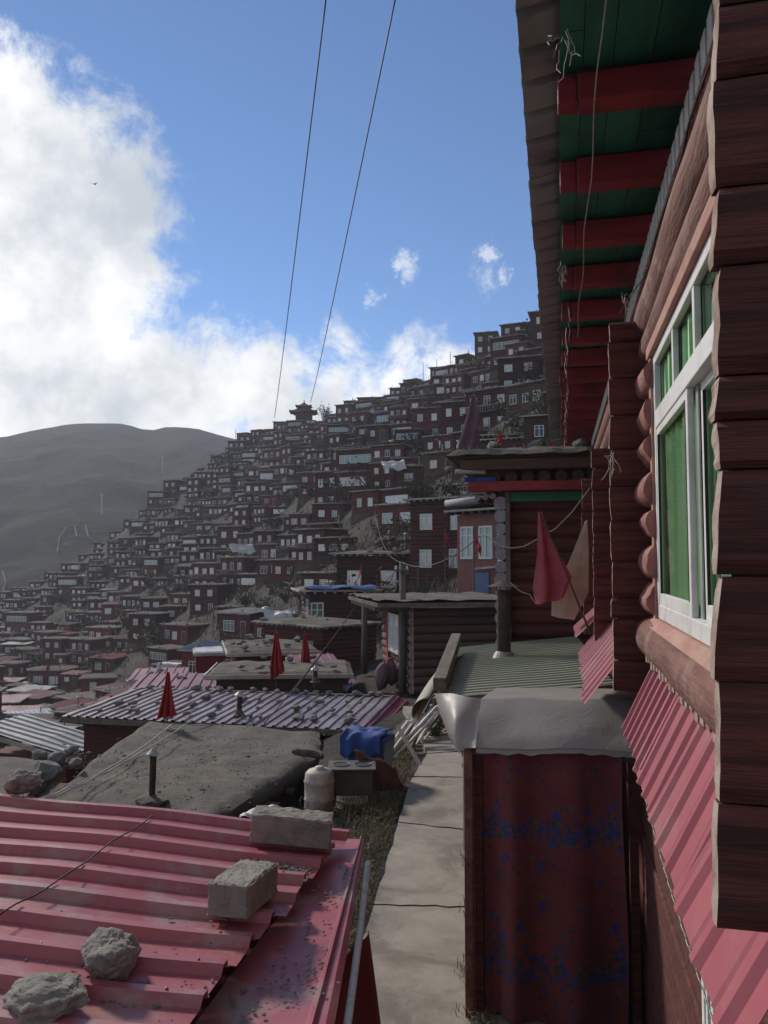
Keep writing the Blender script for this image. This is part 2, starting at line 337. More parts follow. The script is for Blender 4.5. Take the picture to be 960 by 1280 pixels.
def _old_flag(mb, top, h, w, seed=0, nf=5, lean=(0, 0), n=26, m=12, flat=.45, mi=0):
    top = Vector(top); ph = seed * 1.7
    def fn(u, v):
        th = 2 * math.pi * u; r = w * (.05 + .95 * math.sin(1.9 * v ** .9) ** 1.2) * (1 + .42 * math.sin(nf * th + ph + 2.2 * v)) * (1 + .5 * mnoise.noise(Vector((math.cos(th) * 1.2, math.sin(th) * 1.2, v * 2 + ph))))
        z = -h * v * (1 + .16 * mnoise.noise(Vector((math.cos(th) * 2, math.sin(th) * 2, ph))) * v)
        return top + Vector((r * math.cos(th) + lean[0] * v, r * math.sin(th) * flat + lean[1] * v, z))
    mb.grid(fn, n, m, mi)

# ================================================================ NEAR LOG HOUSE (right)
PATHZ = -3.15
house = empty('log_house', (.55, 1.5, PATHZ), 0, 'near maroon log house with white window, red rafters and green soffit', 'house')
HO = -Vector((.55, 1.5, PATHZ))
def hb(mb, name, mats, **k):       # build in world coordinates under the house
    o = mb.build(name, mats, **k); o.parent = house; o.location = HO; return o
# crossing log walls (square notched corners), end cuts facing the alley
def cross_wall(Y, zs, x0f, x1, thick, seed, rag=.007, gap=.002):
    mb = MB(); r = random.Random(seed)
    for a, b in zip(zs[:-1], zs[1:]):
        j = r.uniform(-rag, rag); j2 = r.uniform(-rag, rag); t = thick * r.uniform(.85, 1.1); o = len(mb.v)
        n = 7; nx = 10; ring = []
        # irregular slab: rows over z, front face slightly bulged
        for i in range(n + 1):
            tz = i / n; z = a + gap + (b - a - 2 * gap) * tz
            e = min(tz, 1 - tz); rr = 1 - max(0, .12 - e) / .12
            for k in range(nx + 1):
                tx = k / nx; x0 = x0f(z) + j + (j2 - j) * tz + .0035 * mnoise.noise(Vector((z * 18, seed, a * 9))) + (1 - rr) * .004
                x = x0 + (x1 - x0) * tx
                y = Y + (1 - rr) * .018 + .010 * mnoise.noise(Vector((x * 3, z * 9, seed * 5 + a))) + (.004 if k == 0 else 0)
                mb.v.append((x, y, z))
        W = nx + 1
        for i in range(n):
            for k in range(nx):
                q = o + i * W + k; mb.f.append((q, q + 1, q + W + 1, q + W)); mb.m.append(0)
        # left end cut
        p = len(mb.v)
        for i in range(n + 1):
            v = Vector(mb.v[o + i * W]); tz = i / n; e = min(tz, 1 - tz)
            mb.v.append((v.x + .004 * mnoise.noise(Vector((v.z * 40, 3, seed))), v.y + t - (.02 if e < .05 else 0), v.z)); mb.v.append((x1, v.y + t, v.z))
        for i in range(n):
            mb.f.append((p + 2 * i, o + i * W, o + (i + 1) * W, p + 2 * i + 2)); mb.m.append(1)
            mb.f.append((p + 2 * i + 1, p + 2 * i, p + 2 * i + 2, p + 2 * i + 3)); mb.m.append(0)
        mb.f.append((o, p, p + 1, o + nx)); mb.m.append(0)
        mb.f.append((o + n * W + nx, p + 2 * n + 1, p + 2 * n, o + n * W)); mb.m.append(0)
    mb.box(x0f(zs[3]) + .03, x1 - .01, Y + .035, Y + .05, zs[0] + .01, zs[-1] - .01)
    return mb
xn = lambda z: .270 + (z - .16) * .022
hb(cross_wall(1.46, [-.615, -.409, -.205, -.024, .159, .245, .324, .52, .662, .86, .995, 1.2, 1.37, 1.56, 1.74, 1.92], xn, 1.3, .055, 3), 'corner_logs', ['log_dark', 'log_end'])
hb(cross_wall(4.86, [-.75, -.57, -.33, -.21, .0, .24, .44, .66, .86, 1.08, 1.3, 1.42], lambda z: .302 + .004 * z, 1.0, .05, 5, gap=.004), 'corner_logs', ['log_dark', 'log_end'])
hb(cross_wall(6.9, [-.66, -.5, -.3, -.12, .06, .24, .42, .6, .78, .95], lambda z: .285, .9, .05, 7, gap=.004), 'corner_logs', ['log_dark', 'log_end'])
hb(cross_wall(9.1, [-.8, -.6, -.36, -.12, .12, .34, .56, .78, .92], lambda z: .262, .9, .05, 9, gap=.004), 'corner_logs', ['log_dark', 'log_end'])
hb(cross_wall(1.2, [-3.15, -2.9, -2.65, -2.4, -2.15, -1.9, -1.65, -1.4, -1.15, -.9], lambda z: .5, 1.3, .05, 13), 'corner_logs', ['log_dark', 'log_end'])
# wall logs along the alley (split round the window)
mb = MB(); WX = .55
for i in range(7): mb.log((WX, 4.53 + .018 * math.sin(i * 5.1), -.2 + .203 * i), (WX, 4.95, -.2 + .203 * i), .093 + .007 * math.sin(i * 2.7), 18, 4, .28, 0, 1, i)
hb(mb, 'log_stub', ['stub', 'stub'], angle=55)
mb = MB()
mb.log((WX + .015, 1.5, 1.245), (WX + .015, 4.92, 1.235), .093, 18, 22, .12, 0, None, 21, dome=.03)
mb.log((WX + .02, 1.5, 1.43), (WX + .02, 5.0, 1.42), .114, 18, 22, .12, 0, None, 22, dome=.04)
mb.box(WX + .03, WX + .06, 1.5, 5.0, 1.5, 1.76)
mb.log((WX - .01, 1.5, -.44), (WX - .01, 4.92, -.425), .118, 20, 22, .10, 0, None, 24, dome=.05)
for i in range(11): mb.log((WX + .03, 4.95, -.62 + .21 * i), (WX + .03, 13.5, -.62 + .21 * i), .108, 10, 6, .04, 0, None, 30 + i)
for i in range(7): mb.log((WX + .03, 1.5, -.2 + .203 * i), (WX + .03, 1.95, -.2 + .203 * i), .104, 10, 3, .04, 0, None, 50 + i)
hb(mb, 'log_wall', 'log_pink', angle=55)
# lower storey wall: planks
mb = MB(); r = random.Random(4); z = PATHZ
while z < -.56:
    h = r.uniform(.17, .22); zz = min(z + h, -.56)
    mb.box(.52 + r.uniform(0, .015), .62, 1.22, 13.5, z + .004, zz - .004, 0); z = zz
hb(mb, 'lower_wall', 'log_dark', bevel=.012)
mb = MB(); mb.box(.62, .66, 1.5, 1.9, -.55, 1.95); mb.box(.62, .66, 4.6, 13.5, -.55, 1.95); mb.box(.62, .66, 1.9, 4.6, 1.2, 1.95); mb.box(.64, .66, 1.9, 4.6, -.55, -.33)
hb(mb, 'wall_lining', 'log_dark')
mb = MB(); mb.box(.9, 3.6, 1.6, 13.5, PATHZ, -3.0); mb.box(3.5, 3.6, 1.6, 13.5, -3, 1.95); mb.box(.66, 3.5, 13.4, 13.5, PATHZ, 1.95); mb.box(1.3, 3.5, 1.46, 1.6, PATHZ, 1.95); mb.box(.7, 3.5, 1.6, 13.4, -.62, -.56)
hb(mb, 'back_walls', 'log_dark')
# lower window frame strip (pale green and white posts)
lw = MB(); 
for i, (y0, w) in enumerate(((2.86, .05), (2.97, .03), (3.04, .045))): lw.box(.47, .51, y0, y0 + w, -3.1, -1.05, 0)
lw.box(.48, .5, 2.915, 2.965, -3.1, -1.05, 1)
hb(lw, 'lower_window_post', ['whitepaint', 'greenpaint'], bevel=.004)
# window ---------------------------------------------------------
wx = .515; y0, y1, zb, zt, zm = 1.98, 4.52, -.30, 1.11, .755
win = MB(); fw = .055
win.box(wx, wx + .07, y0, y1, zb, zb + .075); win.box(wx, wx + .07, y0, y1, zt - fw, zt)
win.box(wx, wx + .07, y0, y0 + fw, zb + .075, zt - fw); win.box(wx, wx + .07, y1 - fw, y1, zb + .075, zt - fw)
win.box(wx - .002, wx + .07, y0 + fw, y1 - fw, zm - .05, zm + .045)
wf = hb(win, 'window', 'white', bevel=.005)
def sub(mb, name, mats, parent, **k):
    o = mb.build(name, mats, **k); o.parent = parent; return o
ys = [y0 + fw, 2.66, 3.22, 3.80, y1 - fw]
for y in ys[1:-1]: tl = MB(); tl.box(wx + .003, wx + .065, y - .022, y + .022, zm + .045, zt - fw); sub(tl, 'muntin', 'white', wf, bevel=.004)
for a, b in zip(ys[:-1], ys[1:]):
    g = MB(); X_ = wx + .036; g.quad((X_, a + .02, zm + .045), (X_, a + .02, zt - fw), (X_, b - .02, zt - fw), (X_, b - .02, zm + .045)); sub(g, 'pane', 'glass', wf)
    gk = MB(); gk.box(wx + .028, wx + .033, a + .022, a + .03, zm + .045, zt - fw); gk.box(wx + .028, wx + .033, b - .03, b - .022, zm + .045, zt - fw); gk.box(wx + .028, wx + .033, a + .03, b - .03, zt - fw - .01, zt - fw); gk.box(wx + .028, wx + .033, a + .03, b - .03, zm + .045, zm + .055)
    sub(gk, 'gasket', 'black', wf)
def sash(a, b, dx, open_=False):
    s_ = MB(); z0, z1 = zb + .075, zm - .05; w = .05
    s_.box(wx + dx, wx + dx + .028, a, a + w, z0, z1); s_.box(wx + dx, wx + dx + .028, b - w, b, z0, z1)
    s_.box(wx + dx, wx + dx + .028, a + w, b - w, z0, z0 + .06); s_.box(wx + dx, wx + dx + .028, a + w, b - w, z1 - .04, z1)
    so = sub(s_, 'sash', 'white', wf, bevel=.004)
    g = MB(); X_ = wx + dx + .014; g.quad((X_, a + w, z0 + .06), (X_, a + w, z1 - .04), (X_, b - w, z1 - .04), (X_, b - w, z0 + .06)); sub(g, 'pane', 'glass', wf)
    gk = MB(); t_ = .008
    gk.box(wx + dx - .002, wx + dx + .01, a + w, a + w + t_, z0 + .06, z1 - .04); gk.box(wx + dx - .002, wx + dx + .01, b - w - t_, b - w, z0 + .06, z1 - .04)
    sub(gk, 'gasket', 'black', wf)
sash(3.42, 4.46, .004); sash(2.04, 3.33, .042); sash(2.55, 3.05, .006) if False else None
rail = MB(); rail.box(wx + .034, wx + .040, 3.345, 3.40, zb + .075, zm - .05); sub(rail, 'fly_screen_edge', 'tin', wf)
for (a, b, x) in ((3.44, 4.50, .564), (1.95, 3.46, .605)):
    cm = MB(); cm.grid(lambda u, v, a=a, b=b, x=x: Vector((x + .012 * math.sin(u * 34 + 1.5 * math.sin(u * 9)) + .004 * math.sin(v * 5 + u * 9), a + (b - a) * u, zb - .02 + (zt - zb - .02) * v)), 90, 8)
    sub(cm, 'curtain', 'greencurtain', wf, smooth=True)
rm = MB(); rm.box(2.4, 2.42, 1.6, 5.6, -.55, 1.95); rm.box(.67, 2.42, 4.9, 4.94, -.55, 1.95); hb(rm, 'inner_wall', 'greenpaint')
cl = MB(); cl.box(.66, 3.5, 1.6, 13.4, 1.955, 1.975); hb(cl, 'ceiling', 'wood_brown')
mb = MB(); mb.box(.49, .56, 1.9, 4.62, 1.112, 1.178); mb.box(.50, .545, 4.525, 4.60, zb - .05, 1.11); hb(mb, 'window_surround', 'board_pink', bevel=.006)
mb = MB(); mb.hexa([(.455, 1.9, -.345), (.56, 1.9, -.345), (.56, 4.62, -.345), (.455, 4.62, -.345), (.5, 1.9, -.303), (.56, 1.9, -.303), (.56, 4.6, -.303), (.5, 4.6, -.303)]); hb(mb, 'window_sill', 'board_pink', bevel=.006)
# eaves ----------------------------------------------------------
def bend(y): return .0035 * max(0, y - 3) 
k = 0; y = 2.55; rr_ = random.Random(6)
while y < 17.2:
    mb = MB(); j = rr_.uniform(-.02, .02); x0 = .115 + j + bend(y); hgt = rr_.uniform(.13, .15); w = rr_.uniform(.10, .125)
    mb.box(x0, .60, y, y + w, 1.895, 1.895 + hgt)
    mb.box(x0 - .085, x0 - .004, y + .012, y + w - .008, 1.90, 1.895 + hgt - .012, 0); mb.box(x0 - .08, x0 - .01, y + .03, y + w - .03, 1.87 + hgt, 2.04, 0)
    hb(mb, 'rafter', 'rafter', bevel=.008); y += .755; k += 1
mb = MB(); r = random.Random(8); y = 1.2
xs = [.03, .125, .245, .40, .61]
for a, b in zip(xs[:-1], xs[1:]):
    y = 1.2
    while y < 17.2:
        L = r.uniform(1.5, 3.2); dz = r.uniform(0, .006); dx = bend(y)
        mb.box(a + .002 + dx, b - .002 + dx, y, min(y + L, 17.4) - .004, 2.046 + dz, 2.066 + dz); y += L
hb(mb, 'soffit', 'green')
sheet_y = 1.4; r = random.Random(5); n = 0
while sheet_y < 17:
    mb = MB(); dz = r.uniform(-.008, .004) + .001 * n; dx = bend(sheet_y)
    ribsheet(mb, (-.136 + dx + r.uniform(-.008, .008), sheet_y, 2.083 + dz), (.95, 0, .17), (0, 1.0, 0), .25, .03, seed=n, wob=.006)
    hb(mb, 'roof_sheet', 'roof_under', solid=.002); sheet_y += .98; n += 1
mb = MB(); y = 1.5                     # white dentil frieze
mb.box(.548, .575, 1.5, 13, 1.745, 1.90, 1)
while y < 12.8: mb.box(.528, .547, y, y + .088, 1.755, 1.885, 0); y += .128
hb(mb, 'frieze', ['whitepaint', 'rafter'], bevel=.004)
mb = MB(); mb.tube([(.50, 1.5, 1.575), (.50, 5.0, 1.565)], .005, 5); hb(mb, 'frieze_ledge', 'black')
# strings hanging under the rafters
def stringy(name, mats, pts, r=.0025, **kw):
    mb = MB(); mb.tube(pts, r, 5); return hb(mb, name, mats)
pts = [Vector((.175 + .008 * math.sin(i), 2.2 + i * .22, 1.885 - .012 * abs(math.sin(i * 1.7)))) for i in range(22)]
stringy('eave_string', 'cord', pts, .0028)
pts = [Vector((.49 + .005 * math.sin(i * 1.3), 2.2 + i * .2, 1.585 + .006 * math.sin(i * 2.1))) for i in range(13)] + [Vector((.44, 5.0, 1.6)), Vector((.40, 5.3, 1.35))]
stringy('eave_cable', 'black', pts, .004)
mb = MB(); r = random.Random(3)
for c in ((.43, 4.9, 1.60), (.035, 2.9, 1.93), (.05, 5.3, 1.92), (.30, 4.83, .62)):
    for _ in range(8):
        p = Vector(c) + Vector((r.uniform(-.02, .02), r.uniform(-.15, .15), 0)); q = [p]
        for i in range(5): p = p + Vector((r.uniform(-.02, .02), r.uniform(-.03, .03), r.uniform(-.045, .008))); q.append(p)
        mb.tube(q, .0016, 3)
hb(mb, 'frayed_cord', 'cord')['kind'] = 'stuff'
# shredded prayer string further along
mb = MB(); r = random.Random(13)
for i in range(60):
    yy = 6 + i * .17; p = Vector((.09 + bend(yy) + r.uniform(-.02, .02), yy, 1.93)); q = [p]
    for _ in range(4): p = p + Vector((r.uniform(-.012, .012), r.uniform(-.03, .03), r.uniform(-.05, -.01))); q.append(p)
    mb.tube(q, .003, 3, mi=i % 3)
hb(mb, 'cloth_shreds', ['teal', 'whitepaint', 'redcloth'])['kind'] = 'stuff'
# window awning sheets (steep skirt below the window)
def awning(pieces, xt, zt_, xb, zb_, seed):
    for i, (a, b, dz, dn, pitch) in enumerate(pieces):
        mb = MB(); O = Vector((xb - dn, a, zb_ - dz)); al = Vector((xt, a, zt_ - dz * .4)) - O
        ribsheet(mb, O, al, (0, b - a, 0), pitch, .016, wob=.008, nseg=5, seed=seed + i, endjit=.012,
                 profile=[(0, 0), (.30, 0), (.38, 1), (.52, 1), (.60, 0), (.70, 0), (.74, .35), (.78, 0)])
        hb(mb, 'awning_sheet', 'pink_sheet', solid=.0012)
awning([(3.60, 4.50, .0, .0, .15), (3.02, 3.78, .03, .010, .19), (2.24, 3.10, .035, .022, .215), (1.58, 2.36, .02, .034, .26)], .505, -.515, .325, -.875, 3)
awning([(6.6, 7.6, .0, .0, .2), (5.6, 6.7, .02, .01, .22), (5.25, 5.85, .05, .02, .2)], .5, -.42, .17, -.84, 9)
awning([(7.7, 9.0, -.02, .0, .2)], .5, -.38, .15, -.72, 15)
mb = MB()
for i in range(26):
    yy = 1.7 + i * .115; mb.box(.46, .50, yy, yy + .07, -.535 - .01 * (i % 3), -.512, 0)
hb(mb, 'awning_packing', 'log_end')['kind'] = 'stuff'
# twisted cord under the awning
mb = MB(); A = at(803, 985, X=.36); B = at(900, 1300, X=.40); n = 120
for q in (0, math.pi):
    pts = [A.lerp(B, i / n) + Vector((math.cos(i * .9 + q) * .0014, math.sin(i * .9 + q) * .0014, -.04 * math.sin(math.pi * i / n))) for i in range(n + 1)]
    mb.tube(pts, .0016, 4, 0 if q else 1)
hb(mb, 'twisted_cord', ['cord', 'black'])

# ================================================================ PATH, PORCH, GREEN ROOF
def slab_path():
    L = [(-1.30, 4.2), (-1.609, 6.65), (-1.83, 8.88), (-2.09, 11.44), (-2.12, 13.1), (-2.6, 15), (-3.3, 17.2)]
    Rr = [(-.42, 4.2), (-.72, 6.65), (-1.03, 8.88), (-1.33, 11.44), (-1.55, 13.1), (-2.0, 15), (-2.7, 17.2)]
    mb = MB(); top = []
    cuts = []
    for i in range(len(L) - 1):
        for k in range(8): cuts.append((i, k / 8))
    cuts.append((len(L) - 2, 1.0)); o = 0; W = 9
    for (i, t) in cuts:
        a = Vector((*L[i], 0)).lerp(Vector((*L[i + 1], 0)), t); b = Vector((*Rr[i], 0)).lerp(Vector((*Rr[i + 1], 0)), t)
        a.x += .03 * mnoise.noise(Vector((a.y * 2.3, 1, 0))); b.x += .045 * mnoise.noise(Vector((b.y * 3.1, 5, 0)))
        for k in range(W):
            p = a.lerp(b, k / (W - 1)); z = PATHZ + .05 + .006 * mnoise.noise(Vector((p.x * 2, p.y * 2, 0)))
            mb.v.append((p.x, p.y, z))
        mb.v.append((a.x - .02, a.y, PATHZ - .12)); mb.v.append((b.x + .02, b.y, PATHZ - .12))
    S = W + 2
    for j in range(len(cuts) - 1):
        for k in range(W - 1):
            q = j * S + k; mb.f.append((q, q + 1, q + S + 1, q + S)); mb.m.append(0)
        q = j * S; mb.f.append((q + W, q, q + S, q + S + W)); mb.m.append(0); mb.f.append((q + W - 1, q + W + 1, q + S + W + 1, q + S + W - 1)); mb.m.append(0)
    o = mb.build('path', 'concrete', smooth=False); tag(o, kind='structure')
    # cracks between the cast bays: shallow dark gaps
    ck = MB()
    for y, sl in ((7.35, .15), (9.55, -.1), (11.7, .12), (13.2, .3)):
        i = max(j for j in range(len(L)) if L[j][1] <= y); t = (y - L[i][1]) / (L[i + 1][1] - L[i][1])
        a = Vector(L[i]).lerp(Vector(L[i + 1]), t); b = Vector(Rr[i]).lerp(Vector(Rr[i + 1]), t); pts = []
        for k in range(15):
            u = k / 14; pts.append(Vector((a.x + (b.x - a.x) * u, y + sl * (u - .5) + .03 * mnoise.noise(Vector((u * 7, y, 0))), PATHZ + .054)))
        ck.tube(pts, .006, 4)
    c = ck.build('path_crack', 'black'); tag(c, kind='structure')
slab_path()
def scatter_stuff(name, mat, region, n, maker, seed, kind='stuff'):
    r = random.Random(seed); mb = MB()
    for i in range(n): maker(mb, region(r), r, i)
    o = mb.build(name, mat); tag(o, kind=kind); return o
def pebble(mb, p, r, i):
    s = r.uniform(.008, .035); mb.rock(p, (s * 1.3, s, s * .7), i % 23, 1, .5)
scatter_stuff('rubble', 'rock', lambda r: (lambda y: Vector((-.72 - (y - 6.65) * .125 + r.gauss(.10, .06) + .02, y, PATHZ + .015)))(r.uniform(5.0, 12.5)), 420, pebble, 3)
def blade(mb, p, r, i):
    h = r.uniform(.05, .16); a = r.uniform(0, 6.3); l = r.uniform(.3, 1.1) * h; w = .0035
    d = Vector((math.cos(a), math.sin(a), 0)); s = Vector((-d.y, d.x, 0)) * w
    m = p + d * l * .4 + Vector((0, 0, h * .7)); t = p + d * l + Vector((0, 0, h * r.uniform(.6, 1)))
    mb.add([p - s, p + s, m + s * .8, m - s * .8, t], [(0, 1, 2, 3), (3, 2, 4)])
gpts = random.Random(2)
def grass_region(r):
    q = r.random()
    if q < .18:
        y = r.choice([5.6, 6.2, 6.35, 7.4, 8.5]) + r.gauss(0, .14); return Vector((-.72 - (y - 6.65) * .125 + r.gauss(.06, .07), y, PATHZ + .02))
    y = r.uniform(6.0, 13.5); x = -1.62 - (y - 6.65) * .105 - abs(r.gauss(0, .45)) - .03
    return Vector((x, y, PATHZ + .01))
scatter_stuff('dry_grass', 'grass', grass_region, 5200, blade, 9)

porch = empty('curtained_porch', (-.05, 5.7, PATHZ), 0, 'low porch beside the path, its doorway hung with a floral maroon curtain under plastic film', 'porch')
PO = -Vector((-.05, 5.7, PATHZ))
def pb(mb, name, mats, **k): o = mb.build(name, mats, **k); o.parent = porch; o.location = PO; return o
mb = MB()                                            # left side boards (red), seen edge on
for i in range(10):
    y = 5.78 + i * .19; mb.box(-.655 + .006 * (i % 2), -.625, y, y + .186, PATHZ + .02, -1.28)
pb(mb, 'side_boards', 'log_pink', bevel=.004)
mb = MB(); mb.box(-.60, -.535, 5.72, 5.78, PATHZ, -1.345); mb.box(-.66, -.60, 5.66, 5.72, PATHZ, -1.27, 1); pb(mb, 'door_post', ['log_dark', 'log_pink'], bevel=.006)
mb = MB(); mb.box(.44, .50, 5.72, 5.78, PATHZ, -1.345); pb(mb, 'door_post', 'log_dark', bevel=.006)
mb = MB(); mb.box(-.672, -.662, 5.70, 5.73, -2.0, -1.3); mb.box(-.675, -.665, 5.80, 5.84, -2.25, -1.45); pb(mb, 'white_batten', 'whitepaint')
mb = MB(); mb.box(-.60, .5, 5.70, 5.76, -1.345, -1.275); pb(mb, 'lintel', 'wood_grey', bevel=.006)
mb = MB(); mb.box(-.6, .5, 7.5, 7.54, PATHZ, -1.25); pb(mb, 'back_wall', 'log_dark')
mb = MB(); mb.box(-.62, .5, 5.62, 5.72, PATHZ, PATHZ + .07); pb(mb, 'threshold', 'concrete', bevel=.01)
# floral curtain
cw0, cw1, cz0, cz1 = -.525, .405, PATHZ + .075, -1.215
def cur(u, v):
    x = cw0 + (cw1 - cw0) * u; A = .026 + .040 * (1 - v)
    y = 5.665 + A * math.sin(u * 17 + 1.2 * math.sin(u * 5)) + .02 * math.exp(-((u - .78) / .06) ** 2) * (1 - .4 * v) + .012 * math.sin(v * 4 + u * 8) - .05 * (1 - v) * (u > .0) * math.sin(u * 3.1)
    return Vector((x + .012 * math.sin(v * 6) * u, y, cz0 + (cz1 - cz0) * v + .012 * math.sin(u * 9) * (1 - v)))
NU, NV = 110, 60
mb = MB(); mb.grid(cur, NU, NV); o = pb(mb, 'curtain', 'floral', smooth=True)
uvl = o.data.uv_layers.new(name='UVMap')
for poly in o.data.polygons:
    for li in poly.loop_indices:
        vi = o.data.loops[li].vertex_index; i = vi % (NU + 1); j = vi // (NU + 1)
        uvl.data[li].uv = (i / NU * 1.0, j / NV * 1.9)
# plastic film over the porch roof
def film(u, v):
    x = -.565 + 1.10 * u; w = .012 * mnoise.noise(Vector((u * 4, v * 5, 2))) + .006 * math.sin(u * 11 + v * 9) * (1 - v)
    if v < .5: q = v * 2; return Vector((x + .02 * (1 - q) * math.sin(u * 3), 5.58 + .40 * q - .05 * math.sin(q * 3.14) * .6, -1.262 + .03 * u + .265 * q + w - .012 * math.sin(u * 9) * (1 - q)))
    q = v * 2 - 1; return Vector((x, 5.98 + 1.55 * q, -.997 + .03 * u - .16 * q + w))
mb = MB(); mb.grid(film, 80, 60)
def hem(u, v): p = film(u, 0); return Vector((p.x, p.y + .012 * math.sin(v * 3.1) - .012 * v, p.z - .035 * v - .012 * v * mnoise.noise(Vector((u * 14, 2, 5)))))
mb.grid(hem, 80, 4)
pb(mb, 'plastic_film', 'plastic', smooth=True)
def pouch(u, v):
    Lp = [(543, 866), (551, 892), (562, 922), (577, 947)]
    q = v * 3; i = min(int(q), 2); f_ = q - i; a = (Lp[i][0] * (1 - f_) + Lp[i + 1][0] * f_, Lp[i][1] * (1 - f_) + Lp[i + 1][1] * f_)
    A = at(*a, D=6.25 - .35 * v); B = film(0, .5 * (1 - v)); p = A.lerp(B, u)
    return p + Vector((-.05, -.17, .05)) * math.sin(u * 3.14) * (.45 + .55 * math.sin(v * 2.6)) + Vector((0, -.025, 0)) * math.sin(u * 10 + v * 4)
mb = MB(); mb.grid(pouch, 44, 36); pb(mb, 'film_corner', 'plastic', smooth=True)

# pale green metal lean-to roof
shed = empty('green_roofed_shed', (-.3, 9.5, PATHZ), 0, 'low lean-to with a pale green ribbed metal roof and a plank lying along its edge', 'shed')
SO = -Vector((-.3, 9.5, PATHZ))
def sb(mb, name, mats, **k): o = mb.build(name, mats, **k); o.parent = shed; o.location = SO; return o
mb = MB()
ribsheet(mb, (-1.16, 7.66, -1.29), (1.64, .0, .19), (-.25, 3.9, .06), .15, .014, profile=[(0, 0), (.5, 0), (.56, 1), (.7, 1), (.76, 0)], wob=.008, nseg=8, seed=3, endjit=.015)
sb(mb, 'metal_roof', 'lightgreen', solid=.0015)
mb = MB(); mb.box(-.70, .5, 7.85, 11.2, PATHZ, -1.42); sb(mb, 'wall', 'log_dark')
mb = MB(); mb.beam((-1.17, 7.58, -1.30), (.5, 7.66, -1.13), .09, .05); sb(mb, 'front_edge_board', 'wood_grey', bevel=.006)
def bent(u, v):                                      # curled end sheet on the left edge
    y = 7.55 + 3.3 * u; a = v * 2.2
    return Vector((-1.2 - .03 * u - .17 * math.sin(a) * (1 - .25 * u) - .05 * u * (1 - u), y, -1.28 - .14 * (1 - math.cos(a)) + .10 * math.sin(u * 3.1) + .03 * u))
mb = MB(); mb.grid(bent, 26, 8); sb(mb, 'curled_edge_sheet', 'lightgreen', smooth=True, solid=.002)
mb = MB(); mb.tube([bent(u / 20, 1) + Vector((-.012, 0, 0)) for u in range(21)], .03, 7); sb(mb, 'edge_roll', 'whitepaint', smooth=True)
pk = MB(); pk.beam((-1.12, 7.68, -1.17), (-1.36, 10.9, -1.03), .13, .13)
tag(pk.build('plank', 'wood_grey', bevel=.012), 'weathered grey plank lying along the left edge of the pale green metal roof', 'plank')
# stovepipe on the green roof
def stovepipe(base, h, r, cap, label, name='stovepipe', collar=True, legs=True):
    e = empty(name, base, 0, label, 'chimney'); mb = MB(); mb.tube([(0, 0, -.12), (0, 0, h * .45), (.004, 0, h * .46), (.006, 0, h)], [r, r, r * 1.06, r * .97], 16); mb.build('pipe', 'rust', e, angle=40)
    c = MB(); c.lathe([(cap, h + .04), (cap * .55, h + .075), (.002, h + .12)], (0, 0, 0), 20); c.lathe([(.002, h + .10), (cap * .5, h + .06), (cap, h + .036)], (0, 0, 0), 20); c.build('cap', 'rust' if r > .05 else 'tin', e, angle=50)
    for a in (0.3, 2.4, 4.5):
        l = MB(); l.beam((r * math.cos(a), r * math.sin(a), h - .06), (cap * .75 * math.cos(a), cap * .75 * math.sin(a), h + .055), .012, .004); l.build('cap_bracket', 'rust', e)
    if collar:
        k = MB(); k.lathe([(r * 2.6, -.005), (r * 1.7, .02), (r * 1.25, .09), (r * 1.02, .1)], (0, 0, 0), 16); k.build('collar', 'tin' if r > .05 else 'mud', e)
    return e
b = at(630, 824, D=10.0); stovepipe(b, .86, .085, .20, 'tall black stovepipe with a wide conical cap on the pale green roof')
# ================================================================ LOG CABIN ACROSS THE END
cab = empty('log_cabin', (-.3, 11.6, PATHZ), 0, 'dark log cabin closing the alley, green strip under its layered earth roof', 'cabin')
CO = -Vector((-.3, 11.6, PATHZ))
def cb(mb, name, mats, **k): o = mb.build(name, mats, **k); o.parent = cab; o.location = CO; return o
mb = MB(); z = PATHZ; i = 0
while z < .98:
    mb.log((-.69, 11.85, z + .11), (1.2, 11.85, z + .11), .118, 12, 10, .10, 0, None, 80 + i); z += .205; i += 1
mb.box(-.66, 1.2, 11.85, 11.93, PATHZ, 1.0)
cb(mb, 'front_logs', 'log_dark', angle=60)
mb = MB(); z = -1.35; i = 0
while z < .93:
    mb.log((-.80, 11.60, z), (-.80, 15.5, z), .093 + .012 * math.sin(i * 2.3), 16, 8, .05, 0, 1, 120 + i); z += .182; i += 1
mb.box(-.80, -.72, 11.9, 15.4, PATHZ, 1.0)
cb(mb, 'corner_log_ends', ['log_dark', 'bluewhite'], angle=60)
mb = MB(); mb.box(-.735, -.665, 11.58, 11.62, PATHZ + .5, 1.0); cb(mb, 'corner_board', 'wood_grey', bevel=.005)
mb = MB()
for i, x in enumerate((-1.13, -1.02, -.91)): mb.log((x, 11.62, .92 + .012 * i), (x, 12.4, .92), .045, 12, 3, .05, 0, 1, i)
cb(mb, 'purlin_ends', ['log_dark', 'bluewhite'])
mb = MB(); mb.box(-.66, .9, 11.60, 11.66, .86, .99); cb(mb, 'green_strip', 'greenpaint')
mb = MB(); mb.box(-1.25, .9, 11.45, 11.60, 1.003, 1.14); cb(mb, 'red_fascia', 'rafter', bevel=.008)
mb = MB(); 
for i in range(9): mb.log((-1.1 + .23 * i, 11.50, 1.20), (-1.1 + .23 * i, 15.5, 1.20), .085, 12, 4, .1, 0, 0, i)
cb(mb, 'roof_beams', ['wood_brown', 'wood_brown'])
mb = MB(); mb.beam((-1.35, 11.42, 1.37), (.9, 11.42, 1.37), .16, .15); mb.beam((-1.28, 11.44, 1.50), (.9, 11.5, 1.49), .14, .08); cb(mb, 'eave_beam', 'wood_brown', bevel=.015)
mb = MB()
